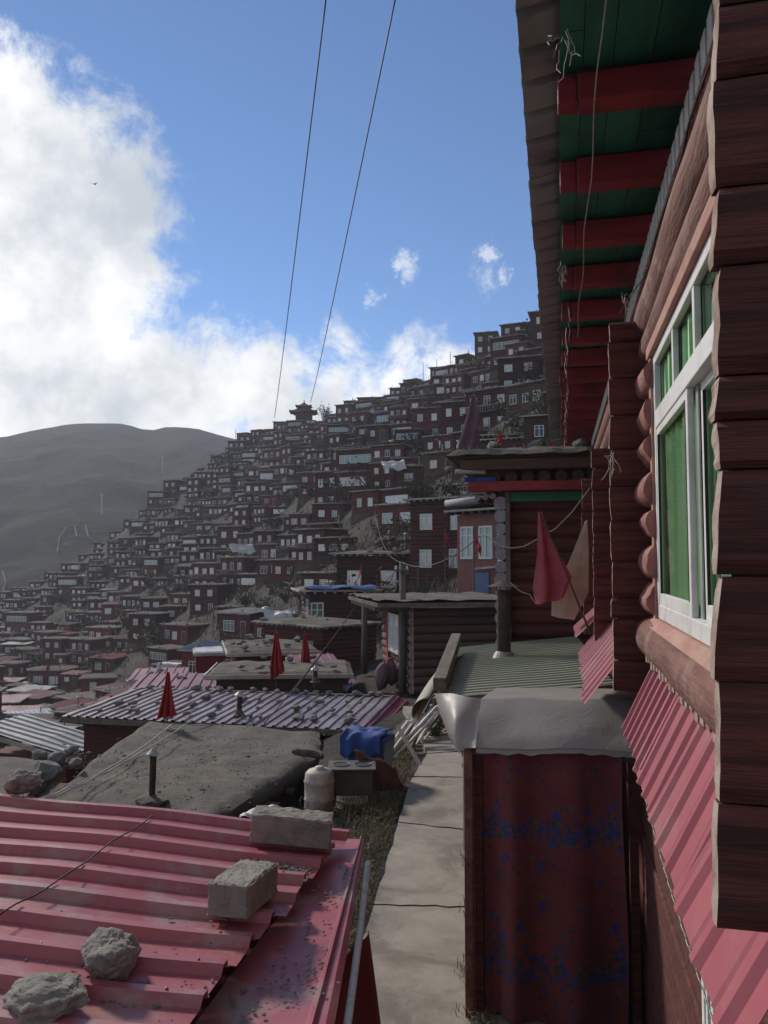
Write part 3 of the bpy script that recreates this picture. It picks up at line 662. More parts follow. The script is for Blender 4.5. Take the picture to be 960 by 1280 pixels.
def turf(u, v): 
    x = -1.55 + 2.6 * u; y = 11.3 + 4.3 * v; e = min(u * 10, (1 - u) * 10, v * 12, (1 - v) * 10, 1)
    return Vector((x, y, 1.50 + .14 * e ** .5 + .05 * mnoise.noise(Vector((x * 4, y * 4, 0)))))
mb.grid(turf, 40, 40); mb.quad((-1.55, 11.3, 1.50), (-1.55, 15.6, 1.5), (1.05, 15.6, 1.5), (1.05, 11.3, 1.5)); cb(mb, 'earth_roof', 'mud')
mb = MB(); mb.log((-1.42, 11.35, 1.28), (-1.0, 11.42, 1.27), .035, 10, 3, 0, 0); mb.box(-1.3, -.85, 11.44, 11.46, 1.14, 1.2, 1); cb(mb, 'rolled_tarp', ['tarpwhite', 'bluecloth'])
mb = MB(); r = random.Random(31)
for i in range(240):
    p = Vector((r.uniform(-1.5, .6), r.uniform(11.3, 13), 1.60)); h = r.uniform(.05, .16); a = r.uniform(0, 6.3)
    blade(mb, p, r, i)
cb(mb, 'roof_weeds', 'grass')['kind'] = 'stuff'
for i in range(3):
    mb = MB(); mb.rock((0, 0, 0), (.13, .1, .08), 60 + i, 2); o = mb.build('stone', 'rock', loc=(-.9 + i * .62, 11.75, 1.68)); tag(o, 'grey stone on the earth roof of the dark cabin at the alley end', 'stone', 'stones on the cabin earth roof')

# hanging cloths
def cloth_poly(name, mat, D, left, right, nfold, amp, label, cat, seed=0, nv=30, nu=40, solidv=.003):
    """left/right: pixel polylines (top to bottom) giving the two hanging edges at distance D"""
    L = [at(*p, D=D) for p in left]; Q = [at(*p, D=D) for p in right]
    def pl(P, t):
        s = t * (len(P) - 1); i = min(int(s), len(P) - 2); return P[i].lerp(P[i + 1], s - i)
    def fn(u, v):
        a = pl(L, v).lerp(pl(Q, v), u)
        w = amp * min(1, .15 + v) * (math.sin(u * nfold * 2 * math.pi + seed + v * 1.4) + .4 * mnoise.noise(Vector((u * 4, v * 3, seed))))
        return a + FH * w + Vector((0, 0, -.012 * math.sin(u * nfold * 6.28 + 1) * v))
    mb = MB(); mb.grid(fn, nu, nv); o = mb.build(name, mat, smooth=True, solid=solidv); return tag(o, label, cat)
cloth_poly('hanging_cloth', 'pinkcloth', 7.6, [(673, 640), (672, 690), (667, 735), (672, 755)], [(677, 640), (693, 683), (714, 722), (704, 748)], 1.6, .05, 'faded rose red cloth hanging from a thin stick before the dark cabin wall', 'cloth', 1)
cloth_poly('hanging_sack', 'beigecloth', 7.8, [(731, 652), (712, 700), (690, 745), (689, 768)], [(734, 650), (736, 690), (736, 742), (718, 777)], .6, .02, 'pale beige sacking hanging behind the rose red cloth', 'sacking', 2)
mb = MB(); mb.tube([at(673, 638, D=7.58), at(697, 690, D=7.5), at(738, 792, D=7.3)], [.006, .008, .012], 6); tag(mb.build('stick', 'wood_brown'), 'thin brown stick holding up the rose red cloth', 'stick')
mb = MB(); pts = [at(x, y, D=8.6) for x, y in ((602, 668), (615, 675), (627, 683), (640, 685), (655, 683), (675, 672), (695, 660), (715, 640), (737, 610))]; mb.tube(pts, .005, 5)
tag(mb.build('slack_wire', 'cord'), 'slack white wire strung from the cabin corner to the rafters', 'wire')
mb = MB(); pts = [at(x, y, D=8.6) for x, y in ((638, 728), (645, 735), (652, 740), (662, 743), (670, 755))]; mb.tube(pts, .004, 5)
tag(mb.build('loose_wire', 'cord'), 'short loose white wire beside the stovepipe cap', 'wire')
# big purple flag on the cabin roof, small red ones
def flagpole(name, px, pyt, pyb, D, fh, fw, cloth, label, pole_r=.012, seed=0, lean=(0, 0), polemat='pole', nf=5, flag_from=0.0, outline=None):
    if outline:
        a = at(px, pyb, D=D); b = at(px, pyt, D=D); e = empty(name, a, 0, label, 'flag'); d = b - a
        p = MB(); p.tube([(0, 0, 0), d * .5, d], [pole_r, pole_r * .9, pole_r * .6], 6); p.build('pole', polemat, e)
        o = cloth_poly('cloth', cloth, D - .05, outline[0], outline[1], nf, fw, None, None, seed, 30, 30, .004); o.parent = e; o.location = -e.location; return e
    return flagpole0(name, px, pyt, pyb, D, fh, fw, cloth, label, pole_r, seed, lean, polemat, nf, flag_from)
def flagpole0(name, px, pyt, pyb, D, fh, fw, cloth, label, pole_r=.012, seed=0, lean=(0, 0), polemat='pole', nf=5, flag_from=0.0):
    a = at(px, pyb, D=D); b = at(px, pyt, D=D); e = empty(name, a, 0, label, 'flag'); d = b - a
    p = MB(); p.tube([(0, 0, 0), d * .5, d], [pole_r, pole_r * .9, pole_r * .6], 6); p.build('pole', polemat, e)
    f = MB(); droop_flag(f, d * (1 - flag_from), fh, fw, seed, nf, lean); f.build('cloth', cloth, e, smooth=True); return e
flagpole('flag', 592, 478, 600, 13.5, 1.20, .05, 'purplecloth', 'large dark purple flag drooping from a pole over the cabin roof', seed=3, nf=1.8, outline=([(590, 494), (583, 522), (573, 556), (569, 574)], [(595, 494), (599, 525), (600, 552), (592, 572)]))
flagpole('flag', 628, 538, 575, 13.2, .28, .06, 'redcloth', 'small red flag standing on the earth roof of the alley cabin', .008, 5)
flagpole('flag', 686, 545, 590, 12.6, .35, .05, 'redcloth', 'torn red flag drooping beside the red rafter ends over the cabin roof', .008, 8, lean=(.06, 0))
flagpole('flag', 209, 835, 903, 15.6, .95, .07, 'redcloth', 'red flag drooping at the front edge of the stone laden ribbed roof', .012, 2, nf=2.7, outline=([(208, 840), (205, 860), (199, 885), (196, 899)], [(212, 840), (214, 860), (217, 882), (219, 896)]))
flagpole('flag', 345, 783, 868, 19.5, 1.2, .09, 'redcloth', 'red flag with a yellow tinge, left one of the pair above the stone laden roof', .012, 4, nf=2.7, outline=([(343, 790), (341, 812), (338, 835), (339, 850)], [(347, 790), (350, 808), (354, 828), (356, 839)]))
flagpole('flag', 381, 788, 850, 22, 1.0, .09, 'redcloth', 'red flag, right one of the pair standing behind the stone laden roof', .012, 6, nf=2.7, outline=([(379, 793), (378, 809), (376, 824), (376, 836)], [(383, 793), (386, 808), (388, 820), (389, 831)]))

def flag_cloth(e, D, left, right, mat, nf, amp, seed):
    o = cloth_poly('cloth', mat, D, left, right, nf, amp, None, None, seed, 26, 26, .004); o.parent = e; o.location = -e.location; return o
# ================================================================ RED RIBBED ROOF (lower left)
red = empty('red_roofed_shed', (-2.5, 3.8, -4.6), 0, 'shed below the camera with a faded red ribbed metal roof weighed down by blocks', 'shed')
RO = -Vector((-2.5, 3.8, -4.6))
def rb(mb, name, mats, **k): o = mb.build(name, mats, **k); o.parent = red; o.location = RO; return o
Av = Vector((2.03, .5, -.233)).normalized(); Bv = Vector((-.238, .965, 0)).normalized(); P0 = Vector((-1.30, 4.90, -1.675))
def roofz(x, y):          # plane through P0 spanned by Av, Bv
    n = Av.cross(Bv); return P0.z - (n.x * (x - P0.x) + n.y * (y - P0.y)) / n.z
MT['red_sheet'] = M('faded_red_roof_sheet', (.42, .125, .145), (.33, .085, .105), 2.2, (.3, 2.2, 1), .36, .16, 30, dirt=(.36, .27, .25), dirtamt=.75, dsc=2.6)
r = random.Random(17); pitch = .245; sheets = [(0, 4), (4, 8), (8, 13)]; b = 0
for si, (k0, k1) in enumerate(sheets):
    mb = MB(); lift = .006 * si
    for k in range(k0, k1):
        e1 = r.uniform(-.012, .012); base = P0 - Bv * ((k + 1) * pitch)
        t_end = (-1.29 - base.x) / Av.x + e1 + (.03 if k == k0 else 0); L = 4.6
        O = base + Av * (t_end - L) + Vector((0, 0, lift))
        Bs = Bv * pitch + Av * (pitch * .2466 * .75)
        ribsheet(mb, O, Av * L, Bs, Bs.length, .040, profile=[(0, 0), (.62, 0), (.70, 1), (.86, 1), (.94, 0)] , wob=.016, nseg=34, seed=2)
        for q in range(7):
            c = O + Av * (L - .12 - q * .62 + .02 * math.sin(k * 3)) + Bs * .78 + Vector((0, 0, .041)); mb.lathe([(.0001, .005), (.004, .004), (.006, .0), (.007, -.002)], c, 6)
    rb(mb, 'roof_sheet', 'red_sheet', solid=.0015)
mb = MB()
def flash(u, v):
    y = 5.0 - 3.2 * v; xl = -1.36; xr = -1.19 + .18 * (4.92 - y)
    x = xl + (xr - xl) * u; return Vector((x, y, -1.735 + .014 * mnoise.noise(Vector((x * 4, y * 3, 0))) + (.022 if .80 < u < .88 else 0) - .03 * max(0, (u - .94)) * 12))
mb.grid(flash, 34, 30); rb(mb, 'edge_flashing', 'red_sheet', solid=.002)
mb = MB(); mb.tube([(-1.16, 4.9, -1.84), (-.99, 4.0, -1.85), (-.80, 2.95, -1.86), (-.66, 2.2, -1.86)], .018, 10); rb(mb, 'gutter_pole', 'whitepaint', smooth=True)
mb = MB(); mb.hexa([(-5.6, 1.4, -4.6), (-.85, 1.4, -4.6), (-1.3, 4.5, -4.6), (-5.6, 3.75, -4.6), (-5.6, 1.4, -1.5), (-.85, 1.4, -1.82), (-1.3, 4.5, -1.82), (-5.6, 3.75, -1.5)]); rb(mb, 'wall', 'redwall')
def rdcl(u, v): return Vector((-.98 + .12 * v + .02 * math.sin(u * 20 + 2 * v) + .10 * u * v, 4.15 - 1.7 * u, -1.9 - 1.1 * v + .05 * math.sin(u * 9)))
mb = MB(); mb.grid(rdcl, 40, 16); tag(mb.build('draped_cloth', 'redwall', smooth=True, solid=.003), 'dark red cloth hung over the side of the red roofed shed next to the path', 'cloth')
def block(name, c, ang, size, seed, label, mat='block', tilt=0):
    bm = bmesh.new(); bmesh.ops.create_cube(bm, size=1); bmesh.ops.subdivide_edges(bm, edges=bm.edges[:], cuts=14, use_grid_fill=True)
    for v in bm.verts:
        p = v.co; e = sum(1 for q in p if abs(q) > .49)
        s = Vector((p.x * size[0], p.y * size[1], p.z * size[2]))
        amp = .005 if e < 2 else .016
        n = mnoise.noise(s * 22 + Vector((seed, 0, 0))) + .6 * mnoise.noise(s * 60)
        s -= Vector([math.copysign(1, q) if abs(q) > .49 else 0 for q in p]).normalized() * (abs(n) * amp + (.006 if e > 1 else 0))
        if p.z > .49: s.z += .010 * mnoise.noise(s * 35 + Vector((seed, 5, 0)))
        v.co = s
    me = bpy.data.meshes.new(name); bm.to_mesh(me); bm.free(); me.materials.append(MT[mat]); o = bpy.data.objects.new(name, me); COL.objects.link(o)
    x, y = c; z = roofz(x, y) + .034 + size[2] / 2; o.location = (x, y, z); o.rotation_euler = (tilt, R(6), ang); return tag(o, label, 'block')
block('cement_block', (-1.52, 4.52), R(14), (.46, .20, .16), 1, 'long grey cement block at the far corner of the red roof')
block('cement_block', (-1.45, 3.62), R(91), (.42, .20, .15), 5, 'grey cement block lying on the red roof behind the round rock')
def rockobj(c, size, seed, label, group=None, mat='rock', sub=5, z=None, name='rock'):
    mb = MB(); mb.rock((0, 0, 0), size, seed, sub, .34 if sub > 3 else .5); o = mb.build(name, mat, smooth=False)
    o.location = (c[0], c[1], (roofz(*c) + .02 + size[2] * .75) if z is None else z); return tag(o, label, 'rock', group)
_q = at(137, 1243, Z=-1.64); rockobj((_q.x, _q.y), (.115, .10, .085), 7, 'round crusty grey rock on the red roof before the blocks', mat='block')
_q = at(58, 1283, Z=-1.60); rockobj((_q.x, _q.y), (.14, .12, .06), 12, 'crusty slab of rock on the red roof, nearest the camera', mat='block')
rockobj((-3.30, 4.52), (.10, .08, .07), 14, 'brownish rock on the far left corner of the red roof', mat='block')
def crumb(mb, p, r, i):
    s = r.uniform(.002, .009); mb.rock(p, (s * 1.4, s, s * .6), i % 17, 1, .6)
def crumbs(r):
    c = r.choice([(-1.45, 4.2, .12, .03), (-1.45, 4.2, .12, .03), (-1.62, 2.82, .14, .05), (-1.72, 2.75, .12, .05), (-1.06, 3.3, .05, .12), (-1.15, 4.1, .03, .4), (-1.5, 3.2, .3, .3), (-1.2, 3.0, .05, .2)])
    x, y = r.gauss(c[0], c[2]), r.gauss(c[1], c[3]); return Vector((x, y, (roofz(x, y) + .012) if x < -1.3 else -1.722))
scatter_stuff('grit', 'rock', crumbs, 520, crumb, 21)
mb = MB(); P = [(0, 1150), (40, 1126), (90, 1096), (120, 1072), (160, 1045), (200, 1018)]; pts = []
for i in range(len(P) - 1):
    for k in range(4):
        t = k / 4; x = P[i][0] + (P[i + 1][0] - P[i][0]) * t; y = P[i][1] + (P[i + 1][1] - P[i][1]) * t
        q = at(x, y, Z=-1.50); q = at(x, y, Z=roofz(q.x, q.y) + .045); q.z += .022 + .006 * math.sin(i * 4 + k); pts.append(q)
mb.tube(pts, .004, 5); tag(mb.build('wire', 'black', smooth=True), 'thin black wire lying crooked across the red roof', 'wire')

# ================================================================ MUD ROOFS, STONE ROOF, MORE ROOFS BELOW
def poly_slab(name, pts, z, th, mat, parent=None, res=26, amp=.05, loc=None, tilt=None):
    """irregular earth slab on a polygon (convex, ccw)"""
    c = Vector((sum(p[0] for p in pts) / len(pts), sum(p[1] for p in pts) / len(pts))); mb = MB(); N = 72; ring = []
    per = []; n = len(pts)
    for i in range(N):
        s = i / N * n; k = int(s); t = s - k; a = Vector(pts[k]); b_ = Vector(pts[(k + 1) % n]); per.append(a.lerp(b_, t))
    rings = 14
    for j in range(rings + 1):
        f = j / rings
        for i in range(N):
            p = c.lerp(per[i], f); e = (1 - f) * 8; zz = z + amp * mnoise.noise(Vector((p.x * 1.3, p.y * 1.3, 0))) + amp * .5 * mnoise.noise(Vector((p.x * 5, p.y * 5, 3))) - (amp * 1.2 if j == rings else 0)
            if tilt: zz += tilt(p.x, p.y)
            if j == rings: p = p + (p - c).normalized() * .06 * mnoise.noise(Vector((p.x * 3, p.y * 3, 9)))
            mb.v.append((p.x, p.y, zz))
    for j in range(rings):
        for i in range(N):
            i2 = (i + 1) % N; mb.f.append((j * N + i, (j + 1) * N + i, (j + 1) * N + i2, j * N + i2)); mb.m.append(0)
    o = len(mb.v)
    for dz, ins in ((-th * .5, .02), (-th, -.06)):
        for i in range(N):
            v = mb.v[rings * N + i]; p = Vector((v[0], v[1])); q = p + (p - c).normalized() * (ins + .04 * mnoise.noise(Vector((p.x * 6, p.y * 6, dz * 9)))); mb.v.append((q.x, q.y, v[2] + dz))
    for a0, b0 in ((rings * N, o), (o, o + N)):
        for i in range(N):
            i2 = (i + 1) % N; mb.f.append((a0 + i, b0 + i, b0 + i2, a0 + i2)); mb.m.append(0)
    obj_ = mb.build(name, mat, parent, angle=50)
    if loc: obj_.location = loc
    return obj_
mh = empty('mud_roofed_house', (-6, 12, -5.8), 0, 'house with a broad flat earth roof between the red roof and the stone laden roof', 'house')
mp = [(-4.3, 8.4), (-4.2, 10.6), (-3.95, 13.25), (-4.55, 15.1), (-8.2, 15.2), (-7.6, 12.4), (-6.9, 10.2), (-7.4, 8.2)]
poly_slab('earth_roof', mp, -3.2, .26, 'mud', mh, amp=.06, loc=(6, -12, 5.8))
mb = MB(); mb.hexa([(x * .93 - .4, y * .97 + .3, -5.8) for x, y in ((-7.4, 8.4), (-4.2, 8.4), (-4.0, 14.2), (-8.0, 14.8))] + [(x * .93 - .4, y * .97 + .3, -3.5) for x, y in ((-7.4, 8.4), (-4.2, 8.4), (-4.0, 14.2), (-8.0, 14.8))])
o = mb.build('wall', 'wood_brown', mh); o.location = (6, -12, 5.8)
for i in range(7): mb = MB(); mb.log((-3.85 - .03 * i, 8.9 + i * .75, -3.5), (-4.9, 8.9 + i * .75, -3.5), .06, 10, 3, .1); o = mb.build('beam', 'wood_brown', mh); o.location = (6, -12, 5.8)
b = at(190, 1003, Z=-3.2); stovepipe(b, .60, .042, .085, 'thin dark stovepipe with a small tin cap on the flat earth roof')
mb = MB(); mb.rock((0, 0, .02), (.26, .2, .07), 44, 3, .4); tag(mb.build('mud_mound', 'mud', loc=b), 'low mound of mud round the foot of the thin stovepipe', 'mound')
m2 = empty('mud_roofed_house', (-10, 11, -5.8), 0, 'house with a grey green earth roof at the left edge, past the red roof', 'house')
o = poly_slab('earth_roof', [(-7.75, 8.6), (-7.9, 10.6), (-8.8, 13.2), (-14, 13.4), (-14, 8.4)], -3.55, .25, 'mud', m2, amp=.05, loc=(10, -11, 5.8))
mb = MB(); mb.box(-13.5, -8.2, 8.8, 12.6, -5.8, -3.8); o = mb.build('wall', 'wood_brown', m2); o.location = (10, -11, 5.8)
r = random.Random(51)
mb = MB()
for i in range(2): cable(mb, at(50, 1000 + 4 * i, D=10), at(215 + 25 * i, 905 - 5 * i, D=15), .12 - .04 * i, .012, 14, 5, .02, i)
cable(mb, at(215, 905, D=15), at(560, 815, D=22), .6, .012, 16, 5)
tag(mb.build('cable', 'cord'), 'pair of pale cables lying over the flat earth roof', 'cable')
for i, (px, py, s) in enumerate(((58, 965, .17), (72, 950, .14), (50, 945, .10), (88, 940, .10), (40, 975, .08), (95, 955, .1))):
    q = at(px, py, Z=-3.1); rockobj((q.x, q.y), (s * 1.2, s, s * .8), 70 + i, 'rounded stone in the small heap on the left edge of the flat earth roof', 'stones heaped on the earth roof edge', z=-3.08, sub=2, name='stone')
mb = MB(); A = at(32, 995, D=10.3); Bq = at(50, 965, D=10.2); mb.beam(A, Bq, .035, .035); tag(mb.build('stick', 'whitepaint'), 'short pale stick leaning by the stone heap on the earth roof', 'stick')
mb = MB(); mb.rock((0, 0, 0), (.22, .07, .06), 5, 3, .5); o = mb.build('broken_branch', 'pole'); o.location = at(385, 942, D=12.4); o.rotation_euler = (0, R(20), R(-10)); tag(o, 'pale split log at the far right corner of the flat earth roof', 'log')

def mudgrit(mb, p, r, i):
    s = r.uniform(.004, .015) * (2.2 if r.random() < .05 else 1); mb.rock(p, (s * 1.4, s, s * .7), i % 19, 1, .6)
def mudreg(r):
    while True:
        x, y = r.uniform(-8, -4), r.uniform(8.6, 15); n = mnoise.noise(Vector((x * .8, y * .8, 3)))
        if n > r.uniform(-.6, .3) and x > -7.9 + .0 * y: return Vector((x, y, -3.2 + .06 * mnoise.noise(Vector((x * 1.3, y * 1.3, 0))) + .03 * mnoise.noise(Vector((x * 5, y * 5, 3))) + .004))
scatter_stuff('roof_grit', 'block', mudreg, 900, mudgrit, 77)
# stone-laden ribbed roof
sh = empty('stone_roofed_house', (-6.5, 16.5, -5.6), 0, 'dark house with a ribbed grey metal roof covered in rows of stones', 'house')
SH = -Vector((-6.5, 16.5, -5.6))
def shb(mb, name, mats, **k): o = mb.build(name, mats, **k); o.parent = sh; o.location = SH; return o
for i in range(6):
    mb = MB(); x = -10.2 + i * 1.08 + .02; ribsheet(mb, (x, 15.2 - .02 * i + .04 * math.sin(i * 3), -3.22 + .006 * (i % 2)), (0, 3.0, .12), (1.09, .02, 0), .218, .032, profile=[(0, 0), (.55, 0), (.63, 1), (.85, 1), (.93, 0)], wob=.02, nseg=8, seed=i)
    shb(mb, 'roof_sheet', 'greysheet', solid=.002)
mb = MB(); ribsheet(mb, (-3.72, 15.1, -3.20), (0, 3.4, .12), (.9, .0, -.45), .2, .02, wob=.02, nseg=6); shb(mb, 'red_side_sheet', 'purplesheet', solid=.002)
mb = MB(); mb.box(-9.9, -3.8, 15.6, 18.1, -5.6, -3.30); shb(mb, 'wall', 'log_dark')
mb = MB(); mb.beam((-10.2, 15.25, -3.30), (-3.75, 15.15, -3.28), .07, .12); mb.beam((-10.2, 18.2, -3.13), (-3.7, 18.25, -3.11), .10, .10); shb(mb, 'eave_board', 'wood_grey', bevel=.01)
r = random.Random(77)
protos = []
for i in range(8):
    mb = MB(); mb.rock((0, 0, 0), (.15, .11, .09), 200 + i, 2, .55); protos.append(mb.mesh('stone', ['rock']))
def stone(p, s, label, group, rot=None):
    o = bpy.data.objects.new('stone', r.choice(protos)); COL.objects.link(o); o.location = p; o.scale = (s * .85, s * .75, s * .6); o.rotation_euler.z = r.uniform(0, 6.3); return tag(o, label, 'stone', group)
for row, (yy, n) in enumerate(((15.55, 11), (16.35, 12), (17.1, 10), (18.1, 17))):
    for i in range(n):
        x = -9.9 + 6.1 * (i + r.uniform(.1, .9)) / n
        lab = ['grey stone in the front row on the ribbed grey roof', 'grey stone in the second row up on the ribbed grey roof', 'grey stone in the third row up on the ribbed grey roof', 'grey stone in the back row along the top of the ribbed grey roof'][row]
        stone((x, yy + r.uniform(-.12, .12), -3.20 + .04 * (yy - 15.2) + .07), r.uniform(.55, 1.25), lab, ['front', 'second', 'third', 'back'][row] + ' row of stones on the ribbed grey roof')
b = at(299, 893, D=16.5); stovepipe(b, .36, .05, .10, 'short grey stovepipe among the stones of the ribbed roof')
b = at(394, 852, D=19); stovepipe(b, .25, .05, .11, 'squat stovepipe with a spread cap behind the stone laden roof')

def flat_house(name, pl, pr, Z, depth, wallh, roofm, wallm, label, ribs=None, stones=0, zr=0, over=.25, extras=None, cat='house', edge='fascia', wins=0):
    a = at(*pl, Z=Z); b_ = at(*pr, Z=Z); X = (b_ - a); W = X.length; ang = math.atan2(X.y, X.x); e = empty(name, (a.x, a.y, Z - wallh), ang, label, cat)
    mb = MB(); mb.box(over, W - over, over, depth - over, 0, wallh - .12); mb.build('wall', wallm, e)
    mb = MB()
    if ribs: ribsheet(mb, (0, 0, wallh), (0, depth, zr), (W, 0, 0), W / max(1, round(W / ribs)), .035, wob=.03, nseg=5, seed=len(label)); mb.build('roof', roofm, e, solid=.003)
    else:
        mb.grid(lambda u, v: Vector((W * u, depth * v, wallh + zr * v + .05 * mnoise.noise(Vector((u * W * 2, v * depth * 2, 1))) - (.08 if u in (0, 1) or v in (0, 1) else 0))), 24, 14); mb.box(0, W, 0, depth, wallh - .16, wallh - .09); mb.build('roof', roofm, e)
    mb = MB(); mb.beam((0, -.02, wallh - .09), (W, -.02, wallh - .09), .04, .1); mb.beam((-.02, 0, wallh - .09), (-.02, depth, wallh - .09 + zr), .04, .1); mb.build('eave_board', edge, e)
    for i in range(wins):
        x = W * (i + .6) / (wins + .2); w = MB(); ww, wh = .7, .9
        fr = win_mesh(ww, wh); o = bpy.data.objects.new('window', fr); COL.objects.link(o); o.parent = e; o.location = (x, over, wallh - .5 - wh)
    q = random.Random(len(label) + stones)
    for i in range(stones):
        p = Matrix.Rotation(ang, 3, 'Z') @ Vector((q.uniform(.2, W - .2), q.uniform(.1, depth - .1), 0)); s = q.uniform(.5, 1.3)
        stone((a.x + p.x, a.y + p.y, Z + .1), s, 'stone lying on the roof of the ' + label.split(' with')[0][:60].strip(), 'stones on the ' + label.split(' with')[0][:60].strip())
    return e
_wm = {}
def win_mesh(w, h, cols=2, top=True, pane='pane', frame='white'):
    k = (round(w, 2), round(h, 2), cols, top, pane, frame)
    if k in _wm: return _wm[k]
    mb = MB(); t = .06; d = .05
    mb.box(-w / 2, w / 2, -d, .02, 0, t); mb.box(-w / 2, w / 2, -d, .02, h - t, h); mb.box(-w / 2, -w / 2 + t, -d, .02, t, h - t); mb.box(w / 2 - t, w / 2, -d, .02, t, h - t)
    for i in range(1, cols): x = -w / 2 + w * i / cols; mb.box(x - t / 2, x + t / 2, -d + .004, .02, t, h - t)
    if top:
        for i in range(cols):
            x0 = -w / 2 + w * i / cols + t / 2 + (t / 2 if i == 0 else 0); x1 = -w / 2 + w * (i + 1) / cols - t / 2 - (t / 2 if i == cols - 1 else 0)
            mb.box(x0, x1, -d + .006, .015, h * .70, h * .70 + .04)
    mb.box(-w / 2 + t, w / 2 - t, -.016, .0, t, h - t, 1)
    _wm[k] = mb.mesh('window', [frame, pane]); return _wm[k]
flat_house('plum_roofed_house', (150, 872), (452, 866), -3.45, 3.6, 2.4, 'purplesheet', 'redwall', 'house with a plum ribbed metal roof just behind the stone laden roof', ribs=.28, zr=.1, stones=10)
flat_house('earth_roofed_house', (256, 842), (442, 840), -2.75, 2.6, 3, 'mud', 'wood_brown', 'low house with a long brown earth roof behind the plum roof', stones=9)
flat_house('plum_roofed_shed', (160, 850), (232, 848), -4.0, 3.0, 2.2, 'purplesheet', 'redwall', 'small shed with a plum sheet roof left of the red box shed', ribs=.3, stones=3, wins=1, cat='shed')
flat_house('log_outbuilding', (285, 815), (402, 812), -2.6, 4, 3.2, 'hroof', 'hwall', 'long dark outbuilding with a stony flat roof behind the earth roof', stones=16, wins=0)
flat_house('red_box_shed', (243, 815), (281, 814), -3.2, 1.8, 1.6, 'tarpwhite', 'redwall', 'small bright red box shed with a pale stony top', cat='shed', over=.05)
flat_house('striped_lean_to', (86, 945), (142, 925), -4.4, 2.6, 1.6, 'tin', 'hwall', 'low lean-to with pale striped sheet roof below the flat earth roof', ribs=.28, zr=.5, stones=5, cat='shed')
flat_house('plum_roofed_cabin', (372, 845), (437, 843), -2.9, 2.8, 2.4, 'purplesheet', 'hwall', 'cabin with a bright plum roof right of the red flags', ribs=.25, zr=.2, stones=3)

# ---------------------------------------------------------------- yard things
YZ = PATHZ
b = at(399, 1012, Z=YZ); e = empty('plastic_drum', b, 0, 'dirty white plastic drum standing on the grass at the end of the path yard', 'drum')
mb = MB(); mb.lathe([(.001, 0), (.17, 0), (.19, .03), (.185, .12), (.197, .14), (.187, .16), (.19, .34), (.2, .36), (.187, .38), (.18, .46), (.14, .50), (.06, .515), (.055, .54), (.001, .54)], (0, 0, 0), 24); mb.build('body', 'barrel', e, smooth=True)
b = at(440, 1003, Z=YZ); e = empty('iron_stove', (b.x, b.y, b.z), R(14), 'dark iron stove box with two round holes in its top beside the white drum', 'stove')
mb = MB(); mb.box(-.27, .27, -.2, .2, .14, .46); mb.build('body', 'ironbox', e, bevel=.012)
for sx in (-1, 1):
    for sy in (-1, 1): mb = MB(); mb.box(sx * .23 - .02, sx * .23 + .02, sy * .16 - .02, sy * .16 + .02, 0, .14); mb.build('leg', 'ironbox', e)
mb = MB(); mb.box(-.31, .31, -.24, .24, .462, .485); mb.build('top_plate', 'ironbox', e, bevel=.004)
for sx in (-1, 1):
    mb = MB(); mb.lathe([(.001, 0), (.105, 0)], (sx * .14, 0, .488), 22); mb.lathe([(.105, 0), (.112, .008), (.118, 0)], (sx * .14, 0, .488), 22, 1); mb.build('cooking_hole', ['black', 'ironbox'], e)
b = at(452, 985, Z=YZ); e = empty('blue_bin', (b.x + .05, b.y + .35, b.z), R(-8), 'blue plastic bin with a blue cloth over its rim behind the iron stove', 'bin')
mb = MB(); mb.hexa([(-.24, -.2, 0), (.24, -.2, 0), (.24, .2, 0), (-.24, .2, 0), (-.30, -.26, .66), (.30, -.26, .66), (.30, .26, .66), (-.30, .26, .66)]); mb.build('body', 'blueplastic', e, bevel=.04)
def bc(u, v): 
    x = -.36 + .62 * u; z = .72 + .05 * mnoise.noise(Vector((u * 5, v * 4, 0))); y = -.27 + .5 * v
    if v < .4: z = .72 - (.4 - v) * .75 - .05 * math.sin(u * 12); y = -.29 + .02 * math.sin(u * 17)
    return Vector((x, y, z))
mb = MB(); mb.grid(bc, 30, 20); tag(mb.build('blue_cloth', 'bluecloth', smooth=True, solid=.01), 'crumpled bright blue cloth thrown over the blue bin', 'cloth'); bpy.context.view_layer.update()
o = COL.objects['blue_cloth']; o.location = (b.x + .05, b.y + .35, b.z); o.rotation_euler.z = R(-8)
mb = MB(); A = at(500, 1000, Z=YZ)
def lean(u, v): return Vector((A.x - .62 + .55 * u + .12 * v * v, A.y + .1 * u + .2 * v, YZ + .62 * (1 - v * .9) * (1 - .35 * u) + .02 * math.sin(u * 12)))
mb.grid(lean, 14, 12); tag(mb.build('leather_sheet', 'log_pink', smooth=True, solid=.01), 'reddish brown sheet draped down beside the blue bin', 'sheet')
A = at(330, 1025, D=5.3); mb = MB()
mb.grid(lambda u, v: A + Vector((-.18 + .36 * u, .1 * v, .05 * math.sin(u * 3.14) * math.sin(v * 3.14) + .03 * mnoise.noise(Vector((u * 5, v * 5, 0))) + .05 * u)), 20, 12)
tag(mb.build('plastic_bag', 'tarpwhite', smooth=True), 'crumpled white plastic bag behind the far cement block', 'bag')
r = random.Random(91)
